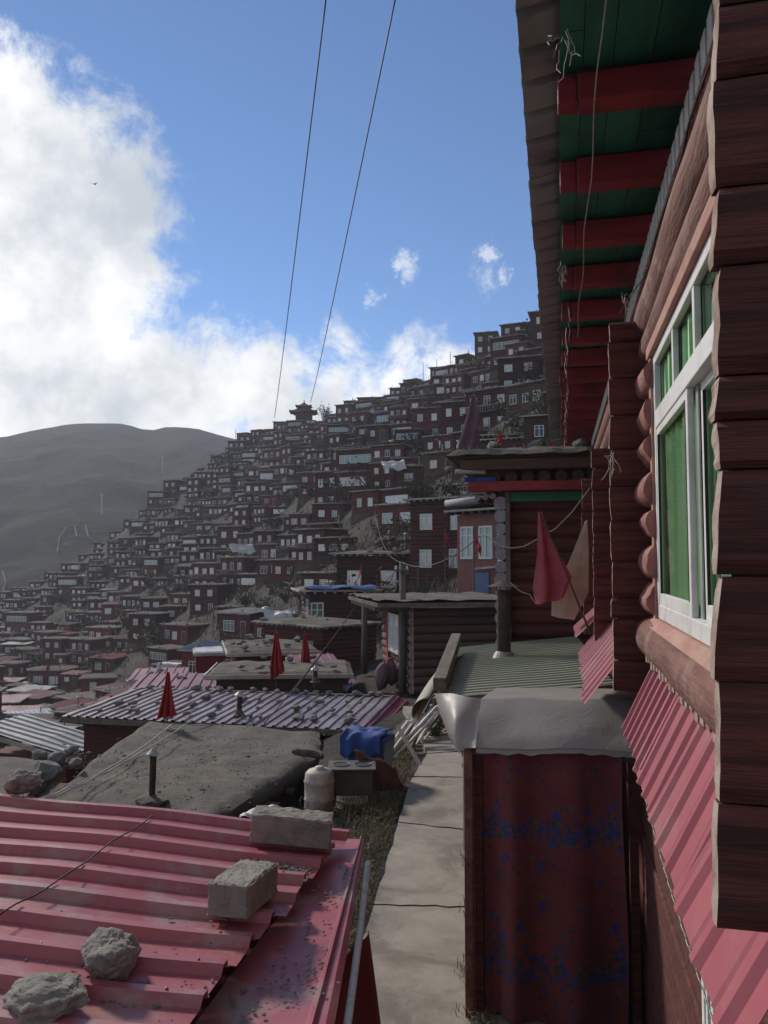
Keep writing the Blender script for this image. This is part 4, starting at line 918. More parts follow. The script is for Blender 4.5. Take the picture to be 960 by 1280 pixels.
for i in range(9):       # stacked window frames / rails leaning by the path
    p = at(478 + i * 6 + r.uniform(-3, 3), 948 - i * 3, Z=YZ); q = p + Vector((.35 + r.uniform(-.15, .25), .7 + r.uniform(-.3, .5), r.uniform(.35, .75)))
    mb = MB(); sd = Vector((.0, .0, .0)); mb.beam(p, q, .035, .05); mb.beam(p + Vector((.10, -.02, 0)), q + Vector((.10, 0, 0)), .03, .03); mb.beam(p, p + Vector((.1, -.02, 0)), .03, .03); mb.beam(q, q + Vector((.1, 0, 0)), .03, .03)
    tag(mb.build('window_frame', ['whitepaint' if i % 3 != 2 else 'wood_grey']), 'old %s window frame leaning in the pile left of the path' % ('white' if i % 3 != 2 else 'grey wooden'), 'window frame', 'old window frames piled left of the path')
mb = MB(); mb.beam(at(497, 908, D=13.5), at(528, 961, D=12.2), .05, .04); tag(mb.build('plank', 'wood_grey'), 'dark plank leaning across the frame pile down to the path', 'plank')
b = at(541, 905, Z=YZ); e = empty('blue_barrel', b, 0, 'round blue plastic barrel where the path ends below the green roof', 'barrel')
mb = MB(); mb.lathe([(.001, 0), (.24, 0), (.28, .06), (.29, .2), (.28, .42), (.24, .5), (.1, .53), (.001, .53)], (0, 0, 0), 24); mb.build('body', 'blueplastic', e, smooth=True)
mb = MB(); mb.lathe([(.001, .57), (.09, .57), (.095, .53)], (0, 0, 0), 14); mb.build('lid', 'redcloth', e)
def leafy(c, rad, n, leaf, mat, twigs=12, tm='twig', seed=0, h=None):
    r = random.Random(seed); mb = MB(); h = h or rad * 1.6
    for i in range(twigs):
        a = r.uniform(0, 6.3); l = r.uniform(.6, 1.1) * rad; p = Vector((0, 0, 0)); q = [p]
        for k in range(1, 4): q.append(Vector((math.cos(a + k * .2) * l * k / 3 * .8, math.sin(a + k * .2) * l * k / 3 * .8, h * k / 3 * r.uniform(.7, 1))))
        mb.tube(q, [leaf * .16, leaf * .12, leaf * .08, leaf * .03], 3, 0, caps=False)
        for k in range(n // twigs):
            t = r.uniform(.25, 1); s = t * 3; j = min(2, int(s)); c_ = q[j].lerp(q[j + 1], s - j) + Vector((r.gauss(0, rad * .13), r.gauss(0, rad * .13), r.gauss(0, rad * .1)))
            d = Vector((r.gauss(0, 1), r.gauss(0, 1), r.gauss(0, .6))).normalized(); e_ = d.orthogonal().normalized(); L = leaf * r.uniform(.6, 1.2)
            mb.add([c_, c_ + d * L * .5 + e_ * L * .28, c_ + d * L, c_ + d * L * .5 - e_ * L * .28], [(0, 1, 2, 3)], 1)
    return mb
b = at(545, 922, Z=YZ); o = leafy(b, .35, 120, .11, 'leafgreen', seed=5, h=.42).build('green_plant', ['twig', 'leafgreen']); o.location = b; tag(o, 'leafy green plant beside the path in front of the blue barrel', 'plant')

# utility poles and cables
def upole(px, pyt, pyb, Z, label, arms=True):
    b = at(px, pyb, Z=Z); D = b.dot(FW); t = at(px, pyt, D=D); e = empty('utility_pole', b, 0, label, 'pole'); h = (t - b).length
    mb = MB(); mb.tube([(0, 0, 0), (.02, 0, h * .5), (0, 0, h)], [.10, .085, .07], 10); mb.build('post', 'pole', e, smooth=True)
    if arms:
        mb = MB(); mb.beam((-.18, -.1, h - .2), (.18, -.1, h - .2), .05, .05); mb.build('crossarm', 'pole', e)
        for s in (-.14, .14): mb = MB(); mb.lathe([(.001, 0), (.03, 0), (.035, .03), (.02, .05), (.03, .08), (.001, .09)], (s, -.1, h - .175), 8); mb.build('insulator', 'whitepaint', e)
    return t
T1 = upole(503, 703, 866, -3.2, 'tall grey wooden utility pole in front of the brown log cabin')
T2 = upole(455, 742, 842, -3.3, 'shorter grey utility pole left of the brown log cabin')
wires = [(T2, at(362, 870, D=17.5), .05, 'cable running down from the shorter utility pole to the stone laden roof'), (T2, at(330, 905, D=15.5), .1, 'lower cable running down from the shorter utility pole to the earth roof'),
         (T1, T2, .15, 'short cable strung between the two utility poles'), (T1, at(600, 670, D=12), .25, 'cable strung from the taller utility pole to the alley cabin corner'), (T1, at(468, 640, D=40), .6, 'thin cable rising from the taller utility pole to the hillside houses')]
for a, b_, sg, lab in wires:
    mb = MB(); cable(mb, a, b_, sg, .012 if a is not T1 else .009); tag(mb.build('cable', 'black', smooth=True), lab, 'cable')
# two power lines over the valley
for (pa, pb_, d0, d1, lab) in (((412, -40), (343, 522), 22, 205, 'left one of the two thin power lines crossing the blue sky'), ((502, -40), (388, 503), 22, 205, 'right one of the two thin power lines crossing the blue sky')):
    mb = MB(); A = at(*pa, D=d0); Bq = at(*pb_, D=d1); n = 60; pts = []; rs = []
    for i in range(n + 1):
        t = i / n; p = A.lerp(Bq, t); p.z -= 1.5 * 4 * t * (1 - t) * .5; pts.append(p); rs.append(.024 + .055 * t)
    mb.tube(pts, rs, 5); tag(mb.build('power_line', 'black', smooth=True), lab, 'power line')

# ================================================================ TERRAIN
# columns of (distance, height) knots along bearings; the last knot is the ridge
def zk(py, v): return (702 - py) / F * v
CR = {-260: [(1, -5.0), (10, -7), (25, -9), (50, -13), (90, -18), (125, -21), (155, -22), (180, zk(812, 180))],
      -100: [(1, -5.0), (10, -7), (25, -9), (50, -13), (90, -18), (125, -19), (160, -18), (185, zk(775, 185))],
      0: [(1, -4.9), (10, -6.6), (25, -8.5), (50, -12.5), (90, -17.5), (130, -17), (165, -13), (192, zk(752, 192))],
      100: [(1, -4.8), (10, -6.2), (25, -8), (50, -12), (85, -15.5), (125, -13.5), (165, -6.5), (200, zk(700, 200))],
      200: [(1, -4.8), (10, -6), (25, -7), (45, -10), (75, -11), (110, -8.5), (155, 1), (205, zk(627, 205))],
      300: [(1, -4.6), (10, -5.4), (25, -6), (45, -7.8), (70, -7.2), (100, -3.5), (150, 9), (215, zk(556, 215))],
      350: [(1, -4.2), (10, -4.6), (24, -5), (42, -6.5), (62, -5.2), (92, -.5), (143, 12), (210, zk(539, 210))],
      400: [(1, -3.2), (10, -3.17), (14, -3.3), (36, -5.2), (55, -3.6), (84, 2.5), (132, 15.5), (205, zk(529, 205))],
      450: [(1, -3.2), (10, -3.16), (22, -3.3), (36, -4.0), (54, -1.6), (80, 5), (120, 17), (188, zk(509, 188))],
      500: [(1, -3.2), (10, -3.16), (22, -3.3), (37, -3.0), (53, -.2), (78, 7), (112, 17.5), (168, zk(489, 168))],
      600: [(1, -3.2), (10, -3.16), (20, -3.2), (32, -1.6), (48, 3), (68, 9.8), (93, 18.5), (132, zk(441, 132))],
      700: [(1, -3.2), (10, -3.16), (17, -2.6), (29, .6), (43, 6), (60, 13), (80, 21), (110, zk(397, 110))],
      900: [(1, -3.2), (10, -3.16), (15, -1.5), (25, 2.5), (36, 8.5), (50, 16), (68, 24), (92, zk(350, 92))],
      1300: [(1, -3.2), (10, -3.16), (14, -1.5), (22, 2.5), (32, 9), (44, 16), (60, 24), (82, 38)]}
cpx = sorted(CR); KA = np.array([CR[c] for c in cpx])
def knots(px):
    px = min(max(px, cpx[0]), cpx[-1]); i = max(k for k in range(len(cpx) - 1) if cpx[k] <= px) if px < cpx[-1] else len(cpx) - 2
    t = (px - cpx[i]) / (cpx[i + 1] - cpx[i]); P = lambda j: KA[min(max(j, 0), len(cpx) - 1)]
    a, b, c, d = P(i - 1), P(i), P(i + 1), P(i + 2)
    ta = (c - a) * .5 * min(1, 1); tb = (d - b) * .5
    # limited hermite
    ta = np.clip(ta, -abs(c - b) * 1.5, abs(c - b) * 1.5); tb = np.clip(tb, -abs(c - b) * 1.5, abs(c - b) * 1.5)
    h00 = 2 * t**3 - 3 * t**2 + 1; h10 = t**3 - 2 * t**2 + t; h01 = -2 * t**3 + 3 * t**2; h11 = t**3 - t**2
    return h00 * b + h10 * ta + h01 * c + h11 * tb
def profile(px):
    k = knots(px); v = list(k[:, 0]); z = list(k[:, 1])
    rv, rz = v[-1], z[-1]
    v += [rv * 1.04, rv * 1.12, rv * 1.35, rv * 1.9]; z += [rz + .2, rz - 3, rz - 28, min(rz - 60, -50)]
    return np.array(v), np.array(z)
PXS = np.arange(-260, 1301, 12.0)
VS = np.concatenate([np.arange(1, 30, 1.0), np.arange(30, 260, 2.5), np.array([270, 290, 320, 360, 420, 500])])
ZT = np.zeros((len(PXS), len(VS)))
for i, px in enumerate(PXS):
    v, z = profile(px); zz = np.interp(VS, v, z)
    ker = np.array([1, 2, 3, 2, 1.]); ker /= ker.sum(); s = np.convolve(np.pad(zz, 2, mode='edge'), ker, 'valid'); ZT[i] = np.where(VS > 34, s, zz)
def zat(px, v):
    fi = min(max((px - PXS[0]) / 12.0, 0), len(PXS) - 1.001); i = int(fi); t = fi - i
    a = np.interp(v, VS, ZT[i]); b = np.interp(v, VS, ZT[i + 1]); return a * (1 - t) + b * t
def pos(px, v, z):
    dep = v * math.cos(PITCH) + z * math.sin(PITCH); u = (px - 480) / F * dep
    p = FH * v + RT * u; return Vector((p.x, p.y, z))
mb = MB(); nx, nv = len(PXS), len(VS)
for i, px in enumerate(PXS):
    for j, v in enumerate(VS):
        z = ZT[i, j]; p = pos(px, v, z); a = 0 if v < 22 else min(1, (v - 22) / 40)
        p.z += a * (.5 * mnoise.noise(Vector((p.x * .12, p.y * .12, 0))) + .25 * mnoise.noise(Vector((p.x * .4, p.y * .4, 4)))); mb.v.append(tuple(p))
for i in range(nx - 1):
    for j in range(nv - 1):
        a = i * nv + j; mb.f.append((a, a + nv, a + nv + 1, a + 1)); mb.m.append(0)
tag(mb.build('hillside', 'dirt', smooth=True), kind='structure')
mb = MB(); mb.grid(lambda u, v: Vector((-1.2 - 1.7 * u - .18 * v * 1, 5.2 + 11 * v, PATHZ - .03 + .02 * mnoise.noise(Vector((u * 6, v * 20, 0))))), 20, 70); tag(mb.build('yard_ground', 'soil', smooth=True), kind='structure')
mb = MB(); mb.box(-4, 6, -6, 1.0, -3.6, -3.16); tag(mb.build('near_ground', 'soil'), kind='structure')
mb = MB(); n = 64; mb.v = [(0, 0, -62)] + [(880 * math.cos(2 * math.pi * i / n), 880 * math.sin(2 * math.pi * i / n), -62) for i in range(n)]; mb.f = [(0, i + 1, (i + 1) % n + 1) for i in range(n)]; mb.m = [0] * n
tag(mb.build('ground', 'valley'), kind='structure')
# far mountain across the valley
RID = [(-900, 640), (-600, 600), (-300, 575), (-120, 560), (0, 547), (50, 535), (100, 528), (150, 528), (190, 537), (212, 533), (240, 533), (270, 541), (300, 550), (330, 556), (380, 566), (450, 580), (560, 600), (700, 620)]
rx = [a for a, _ in RID]; ry = [b for _, b in RID]
mb = MB(); PX2 = np.arange(-900, 701, 14.0); NT_ = 90
for px in PX2:
    rpy = np.interp(px, rx, ry) ; vr = 640 + 40 * math.sin(px * .01); zr_ = zk(rpy, vr)
    for j in range(NT_ + 1):
        t = j / NT_; 
        if t <= .8:
            q = t / .8; v = 215 + (vr - 215) * q; z = -55 + (zr_ + 55) * (q ** .85); 
            p = pos(px, v, z); w = q * (1 - q) * 4
            rid = mnoise.noise(Vector((p.x * .006 + p.y * .004, p.y * .002, 1))); p.z += w * (26 * rid + 9 * mnoise.noise(Vector((p.x * .02, p.y * .02, 3))) + 3 * mnoise.noise(Vector((p.x * .07, p.y * .07, 5)))) + q * 1.2 * mnoise.noise(Vector((p.x * .12, p.y * .12, 7)))
        else:
            q = (t - .8) / .2; v = vr + 200 * q; z = zr_ + 60 * 0 - (zr_ + 62) * q * q; p = pos(px, v, z)
        mb.v.append(tuple(p))
W = NT_ + 1
for i in range(len(PX2) - 1):
    for j in range(NT_): a = i * W + j; mb.f.append((a, a + W, a + W + 1, a + 1)); mb.m.append(0)
mtn = mb.build('mountain', 'mountain', smooth=True); tag(mtn, kind='structure')
bpy.context.view_layer.update()
def onmtn(px, py):
    d = ray(px, py); ok, loc, nrm, idx = mtn.ray_cast(Vector((0, 0, 0)), d.normalized()); return loc if ok else at(px, py, D=500)
for (x, yt, yb, lab) in ((203, 569, 592, 'upper grey mast standing on the far mountain'), (127, 617, 643, 'lower grey mast standing on the far mountain side')):
    b = onmtn(x, yb); D = b.dot(FW); t = at(x, yt, D=D); e = empty('mast', b, 0, lab, 'mast'); h = t.z - b.z
    mb = MB(); mb.tube([(0, 0, -2), (0, 0, h)], [.6, .35], 6); mb.build('post', 'tin', e)
    mb = MB(); mb.beam((-1.6, 0, h - .8), (1.6, 0, h - .8), .4, .4); mb.build('crossarm', 'tin', e)
def hugline(name, P, lab, w=2.2, mat='wood_grey'):
    pts = [onmtn(*p) + Vector((0, 0, .8)) for p in P]; mb = MB(); mb.tube(pts, w * .28, 5); tag(mb.build(name, mat), lab, 'fence')
def interp(P, k=6):
    out = []
    for a, b in zip(P[:-1], P[1:]):
        for i in range(k): out.append((a[0] + (b[0] - a[0]) * i / k, a[1] + (b[1] - a[1]) * i / k))
    return out + [P[-1]]
hugline('fence', interp([(72, 692), (74, 675), (84, 660), (92, 658)]), 'pale fence line curving up the far slope, left of the stepped strip', 1.2)
hugline('fence', interp([(96, 672), (93, 660), (97, 658)]), 'short pale fence line in the middle of the far slope', 1.2)
hugline('fence', interp([(107, 658), (110, 672), (114, 676)]), 'pale fence line on the right of the stepped strip on the far slope', 1.2)
hugline('fence', interp([(4, 742), (7, 730), (3, 716)]), 'short pale fence line low on the far slope at the left edge', 1.0)

# ================================================================ HILLSIDE HOUSES
def wall_mesh(w, d, h, mat, n=None, base=0.0):
    mb = MB(); n = n or max(5, int((h - base) / .24)); rings = []
    for i in range(n):
        z0 = base + (h - base) * i / n; z1 = base + (h - base) * (i + 1) / n
        rings += [(z0 + .001, 0), (z0 + (z1 - z0) * .25, .045), (z0 + (z1 - z0) * .75, .045), (z1 - .001, 0)]
    for z, o_ in rings: mb.v += [(-w / 2 - o_, -o_, z), (w / 2 + o_, -o_, z), (w / 2 + o_, d + o_, z), (-w / 2 - o_, d + o_, z)]
    for i in range(len(rings) - 1):
        for k in range(4): a = i * 4 + k; b = i * 4 + (k + 1) % 4; mb.f.append((a, b, b + 4, a + 4)); mb.m.append(0)
    return mb.mesh('wall', [mat])
def roof_mesh(w, d, seed, mat, over=.4, tilt=0.0):
    mb = MB(); r = random.Random(seed); x0, x1, y0, y1 = -w / 2 - over, w / 2 + over, -over, d + over * .3
    mb.box(x0, x1, y0, y1, .10, .19, 1)                                        # pale edge boards
    n = int(w / .42)
    for i in range(n + 1): x = -w / 2 + w * i / n; mb.box(x - .05, x + .05, y0 + .06, y0 + over + .05, 0, .098, 1)
    n = int(d / .5)
    for i in range(n + 1): y = d * i / n; mb.box(x0 + .06, x0 + over + .05, y - .05, y + .05, 0, .098, 1); mb.box(x1 - over - .05, x1 - .06, y - .05, y + .05, 0, .098, 1)
    o = len(mb.v); nu, nv_ = 8, 6
    for j in range(nv_ + 1):
        for i in range(nu + 1):
            u, v = i / nu, j / nv_; e = (u in (0, 1)) or (v in (0, 1)); mb.v.append((x0 + .08 + (x1 - x0 - .16) * u, y0 + .08 + (y1 - y0 - .16) * v, .192 if e else .27 + .10 * mnoise.noise(Vector((u * 4, v * 4, seed)))))
    for j in range(nv_):
        for i in range(nu): a = o + j * (nu + 1) + i; mb.f.append((a, a + 1, a + nu + 2, a + nu + 1)); mb.m.append(0)
    for i in range(r.randint(3, 8)):
        s = r.uniform(.08, .2); mb.rock((r.uniform(x0 + .3, x1 - .3), r.choice([y0 + .25, y0 + .3, r.uniform(0, d)]), .27), (s * 1.4, s, s * .8), i + seed, 1, .5, mi=2)
    return mb.mesh('roof', [mat, 'fascia', 'rock'])
def sheetroof_mesh(w, d, seed, mat, over=.35):
    mb = MB(); ribsheet(mb, (-w / 2 - over, -over, .12), (0, d + over * 1.3, .25), (w + 2 * over, 0, 0), (w + 2 * over) / int((w + 2 * over) / .35), .05, wob=.04, nseg=4, seed=seed)
    mb.box(-w / 2 - over, w / 2 + over, -over + .02, -over + .08, .0, .11, 1); r = random.Random(seed)
    for i in range(r.randint(2, 7)): s = r.uniform(.08, .18); mb.rock((r.uniform(-w / 2, w / 2), r.uniform(-.2, d), .28), (s * 1.4, s, s * .8), i + seed, 1, .5, mi=2)
    return mb.mesh('roof', [mat, 'fascia', 'rock'])
def plinth_mesh(w, d, seed, mat='plinth'):
    mb = MB(); N = 6
    for j, (z, ex) in enumerate(((-3.2, .5), (-1.5, .25), (-.02, .06), (0, .0))):
        for i in range(4 * N):
            k, t = divmod(i, N); t /= N; c = [(-w / 2, 0), (w / 2, 0), (w / 2, d), (-w / 2, d), (-w / 2, 0)]
            x = c[k][0] + (c[k + 1][0] - c[k][0]) * t; y = c[k][1] + (c[k + 1][1] - c[k][1]) * t; nz = mnoise.noise(Vector((x * 1.4, y * 1.4, z + seed)))
            sx = (x / (w / 2)); sy = (y - d / 2) / (d / 2); mb.v.append((x + sx * (ex + .15 * nz * (j < 3)), y + sy * (ex + .15 * nz * (j < 3)), z))
    for j in range(3):
        for i in range(4 * N): i2 = (i + 1) % (4 * N); mb.f.append((j * 4 * N + i, j * 4 * N + i2, (j + 1) * 4 * N + i2, (j + 1) * 4 * N + i)); mb.m.append(0)
    return mb.mesh('footing', [mat])
def door_mesh():
    mb = MB(); mb.box(-.40, .40, -.05, .02, 0, 1.85, 0); mb.box(-.34, .34, -.058, -.051, .06, 1.78, 1); return mb.mesh('door', ['fascia', 'hwall2'])
DOOR = door_mesh()
def porch_mesh(w, mat):
    mb = MB(); mb.box(-w / 2 - .2, w / 2 + .2, -.75, .0, -.10, -.02, 1)
    for i in range(int(w / .3) + 1): x = -w / 2 - .1 + i * (w + .2) / int(w / .3); mb.box(x - .02, x + .02, -.73, -.69, -.02, .6, 0)
    mb.box(-w / 2 - .2, w / 2 + .2, -.74, -.68, .6, .66, 0); return mb.mesh('veranda', [mat, 'wood_grey'])
def pipe_mesh(): mb = MB(); mb.tube([(0, 0, 0), (0, 0, 1.0)], .07, 6); mb.lathe([(.15, 1.03), (.001, 1.12)], (0, 0, 0), 8); return mb.mesh('stovepipe', ['tin'])
PIPE = pipe_mesh()
def dish_mesh():
    mb = MB(); mb.lathe([(.001, 0), (.15, .02), (.28, .07), (.36, .13)], (0, 0, 0), 12); mb.tube([(0, 0, -.3), (0, 0, 0)], .03, 5); return mb.mesh('satellite_dish', ['tarpwhite'])
DISH = dish_mesh()
# variants: dict with wall etc.; features feed the labels
VAR = []
def variant(w, d, st, wins, wall, roof, lab, **kw):
    h = 2.35 * st + .1; i = len(VAR)
    parts = [('wall', wall_mesh(w, d, h, wall), (0, 0, 0), 0)]
    parts.append(('roof', (sheetroof_mesh if roof in ('bluesheet', 'purplesheet', 'pink_sheet', 'tin', 'tarpwhite') else roof_mesh)(w, d, i * 7 + 1, roof), (0, 0, h), 0))
    parts.append(('footing', plinth_mesh(w, d, i), (0, 0, 0), 0))
    for (x, z, ww, wh, cols, pane) in wins: parts.append(('window', win_mesh(ww, wh, cols, wh > .8, pane), (x, -.045, z), 0))
    if kw.get('door') is not None: parts.append(('door', DOOR, (kw['door'], -.045, 0), 0))
    if kw.get('veranda'): parts.append(('veranda', porch_mesh(w, kw['veranda']), (0, 0, 2.35 if st == 2 else 0), 0))
    if kw.get('pipe') is not None: parts.append(('stovepipe', PIPE, (kw['pipe'], d * .5, h + .2), 0))
    if kw.get('dish'): parts.append(('satellite_dish', DISH, (w * .4, .3, h + .5), 0))
    if kw.get('side'):
        parts.append(('window', win_mesh(.75, .85, 2, True, 'pane'), (-w / 2 - .045, d * .5, .9), -math.pi / 2)); parts.append(('window', win_mesh(.75, .85, 2, True, 'pane'), (w / 2 + .045, d * .4, .9), math.pi / 2))
    if kw.get('cloth'):
        mb = MB(); c0, c1, z0, z1, mt = kw['cloth']; mb.grid(lambda u, v: Vector((c0 + (c1 - c0) * u, -.09 - .03 * math.sin(u * 25), z0 + (z1 - z0) * v)), 24, 3); parts.append(('hanging_cloth', mb.mesh('hanging_cloth', [mt]), (0, 0, 0), 0))
    if kw.get('tarp'):
        mb = MB(); c0, c1, mt = kw['tarp']; mb.grid(lambda u, v: Vector((c0 + (c1 - c0) * u, -.5 + 1.6 * v, h + .34 + .06 * mnoise.noise(Vector((u * 5, v * 5, i))) - (.5 if v == 0 else 0))), 10, 6); parts.append(('tarpaulin', mb.mesh('tarpaulin', [mt]), (0, 0, 0), 0))
    VAR.append((w, d, h, parts, lab))
_rr = random.Random(404)
def row(n, w, z, ww, wh, cols=2, pane='pane', off=0):
    o_ = _rr.uniform(-.1, .1); k_ = _rr.uniform(.85, 1.2)
    return [(off + o_ + _rr.uniform(-.08, .08) - w / 2 + w * (k + .5) / n, z - .12 + _rr.uniform(-.05, .05), ww * k_ * _rr.uniform(.95, 1.15), wh * _rr.uniform(.95, 1.2), _rr.choice([1, 2, 2, 3]) if ww > .7 else cols, _rr.choice([pane, pane, pane, 'paned', 'paneg'])) for k in range(n)]
def make_variants():
    variant(4.6, 4.0, 1, row(2, 4.2, .85, .85, .95), 'hwall', 'hroof', 'maroon log house with two white windows', side=1, pipe=1.2)
    variant(5.4, 4.0, 1, row(3, 5.0, .85, .8, .95), 'hwall', 'hroof', 'wide maroon log house with three white windows', side=1)
    variant(4.0, 3.6, 1, [(-.9, .85, .8, .9, 2, 'pane')], 'hwall2', 'hroof', 'small brown log house with one window and a door', door=.9, pipe=-.9)
    variant(4.8, 3.8, 1, [(0, .75, 3.9, 1.15, 5, 'pane')], 'hwall', 'hroof', 'log house with a long glazed front', side=1)
    variant(4.6, 4.2, 2, row(2, 4.2, .9, .8, .95) + row(2, 4.2, 3.2, .9, 1.0), 'hwall', 'hroof', 'two storey maroon log house with four windows', side=1)
    variant(5.8, 4.2, 2, [(-1.8, .9, .8, .95, 2, 'pane')] + [(0, 3.1, 4.8, 1.1, 6, 'paneg')] + [(1.6, .9, .8, .95, 2, 'paneg')], 'hwall', 'hroof', 'two storey log house with a glazed upper floor', door=0)
    variant(3.4, 3.2, 1, [(0, .8, 1.1, 1.0, 3, 'pane')], 'hwall', 'hroof', 'tiny dark log hut with one broad window', pipe=.8)
    variant(5.0, 3.8, 1, row(2, 3.0, .85, .8, .95, off=-.8), 'redwall', 'hroof', 'bright red painted house with two windows', door=1.7)
    variant(4.8, 3.8, 1, row(3, 4.4, .9, .65, .9), 'hwall2', 'hroof', 'brown log house with three narrow windows', dish=1, side=1)
    variant(5.2, 4.0, 2, row(3, 4.8, .85, .75, .95) + row(3, 4.8, 3.2, .75, .95), 'hwall', 'hroof', 'tall maroon log house with six windows', veranda='fascia')
    variant(4.4, 3.6, 1, [(-.8, .85, 1.6, 1.0, 3, 'paneg')], 'hwall', 'tarpwhite', 'maroon log house under a whitish sheet roof', door=1.3)
    variant(4.8, 4.0, 1, row(2, 4.2, .85, .85, .95), 'hwall', 'hroof', 'maroon log house with rose cloth under its windows', cloth=(-2.3, 2.3, .05, .78, 'pinkwall'), side=1)
    variant(4.4, 3.8, 1, row(2, 4.0, .85, .8, .9, pane='paned'), 'hwall2', 'purplesheet', 'brown log house with a plum sheet roof', pipe=1)
    variant(4.2, 3.6, 1, [(-.9, .85, .9, .9, 2, 'paned')], 'redwall', 'bluesheet', 'red house with a pale blue sheet roof', door=.9)
    variant(5.6, 4.0, 1, row(4, 5.2, .85, .7, .95), 'hwall', 'hroof', 'long maroon log house with four windows', veranda='fascia')
    variant(4.6, 3.8, 1, row(2, 4.0, .85, .9, .9), 'hwall', 'hroof', 'maroon log house with white plastic on its roof', tarp=(-1.8, 1.2, 'tarpwhite'))
    variant(4.6, 3.8, 1, [(-1.1, .8, 1.3, 1.0, 3, 'pane'), (1.1, .8, 1.3, 1.0, 3, 'pane')], 'hwall', 'hroof', 'log house with two broad bright windows', side=1, dish=1)
    variant(4.0, 3.4, 1, [(0, .8, 2.6, 1.1, 4, 'paneg')], 'hwall2', 'hroof', 'brown hut with a greenish glazed front', tarp=(-1.5, .6, 'bluetarp'))
    variant(4.8, 4.0, 1, row(2, 4.0, .85, .8, .9), 'hwall', 'purplesheet', 'maroon log house under a plum ribbed roof')
    variant(4.4, 3.6, 1, [(-.9, .8, 1.2, 1.0, 2, 'pane')], 'hwall', 'pink_sheet', 'dark log house under a rose ribbed roof', door=1)
    variant(3.8, 3.4, 1, [(.3, .8, .9, .95, 2, 'pane')], 'hwall2', 'tin', 'small brown log hut with a bright tin roof')
for _ in range(2): make_variants()
WEI = [10, 8, 5, 7, 7, 5, 6, 3, 6, 5, 2, 3, 2, 1, 5, 3, 7, 3, 2, 1, 2] * 2
flat_house('blue_roofed_house', (14, 904), (74, 898), -12.0, 4.0, 2.6, 'bluesheet', 'redwall', 'red house with a pale blue ribbed roof low at the left edge', ribs=.35, zr=.2, wins=2)
flat_house('teal_edged_house', (98, 848), (164, 846), -12.6, 4.0, 3.0, 'hroof', 'redwall', 'red walled house with a bright teal roof edge below the far slope', edge='teal', wins=2)
PLACED = [(at(44, 901, Z=-12.0) + FH * 2, 3.2), (at(131, 847, Z=-12.6) + FH * 2, 4.0)]
def free(p, rad):
    for q, rr in PLACED:
        if (q.x - p.x) ** 2 + (q.y - p.y) ** 2 < (rad + rr) ** 2: return False
    return True
# specials -------------------------------------------------------
def instance(var, loc, ang, label, group, scale=1.0, name='hillside_house', skip=()):
    e = empty(name, loc, ang, label, 'house', group); e.scale = (scale * rnd.uniform(.88, 1.12), scale, scale * rnd.uniform(.92, 1.18))
    for n, me, lo, rz in VAR[var][3]:
        if n in skip: continue
        o = bpy.data.objects.new(n, me); COL.objects.link(o); o.parent = e; o.location = lo; o.rotation_euler.z = rz
    return e
# brown log cabin behind the utility pole
c = at(516, 868, Z=-3.2); e = empty('brown_cabin', (c.x, c.y, -3.2), R(24), 'brown log cabin with flat earth roof and red trimmed end behind taller utility pole', 'cabin')
mb = MB()
for i in range(10): mb.log((0, 0, .11 + .205 * i), (3.0, 0, .11 + .205 * i), .112, 12, 8, .08, 0, 1, i); mb.log((0, 0, .11 + .205 * i), (-.0, 3.2, .11 + .205 * i), .112, 10, 5, .08, 0, 1, i + 40)
mb.build('log_wall', ['hwall2', 'log_end'], e, angle=60)
mb = MB(); mb.grid(lambda u, v: Vector((-.95 + 3.9 * u, -.45 + 4.4 * v, 2.28 + .05 * mnoise.noise(Vector((u * 9, v * 7, 0))))), 24, 20); mb.box(-.95, 2.95, -.45, 3.95, 2.12, 2.21); mb.build('roof', 'hroof', e)
mb = MB(); mb.beam((-.97, -.46, 2.17), (2.97, -.46, 2.17), .05, .10)
for i in range(12): mb.box(-.95, -.1, .0 + i * .3, .08 + i * .3, 2.03, 2.115)
mb.build('eave_board', 'wood_grey', e)
o = bpy.data.objects.new('window', win_mesh(1.2, 1.0, 2, True, 'pane')); COL.objects.link(o); o.parent = e; o.location = (-.13, 1.4, .85); o.rotation_euler.z = -math.pi / 2
mb = MB(); mb.box(-.17, -.12, .55, .75, .4, 1.9); mb.box(-.17, -.12, 2.1, 2.3, .4, 1.9); mb.build('red_trim', 'redcloth', e)
PLACED.append((Vector((c.x + 1.3, c.y + 2, 0)), 2.6))
mb = MB(); r = random.Random(3)
for i in range(5):
    mb.rock((c.x - .9 + i * .18, c.y + .6 + .3 * i, -2.9 + .1 * (i % 2)), (.16, .2, .35), 30 + i, 2, .4)
tag(mb.build('wrapped_bundle', 'purplecloth'), 'dark wrapped bundle standing between the two utility poles', 'bundle')
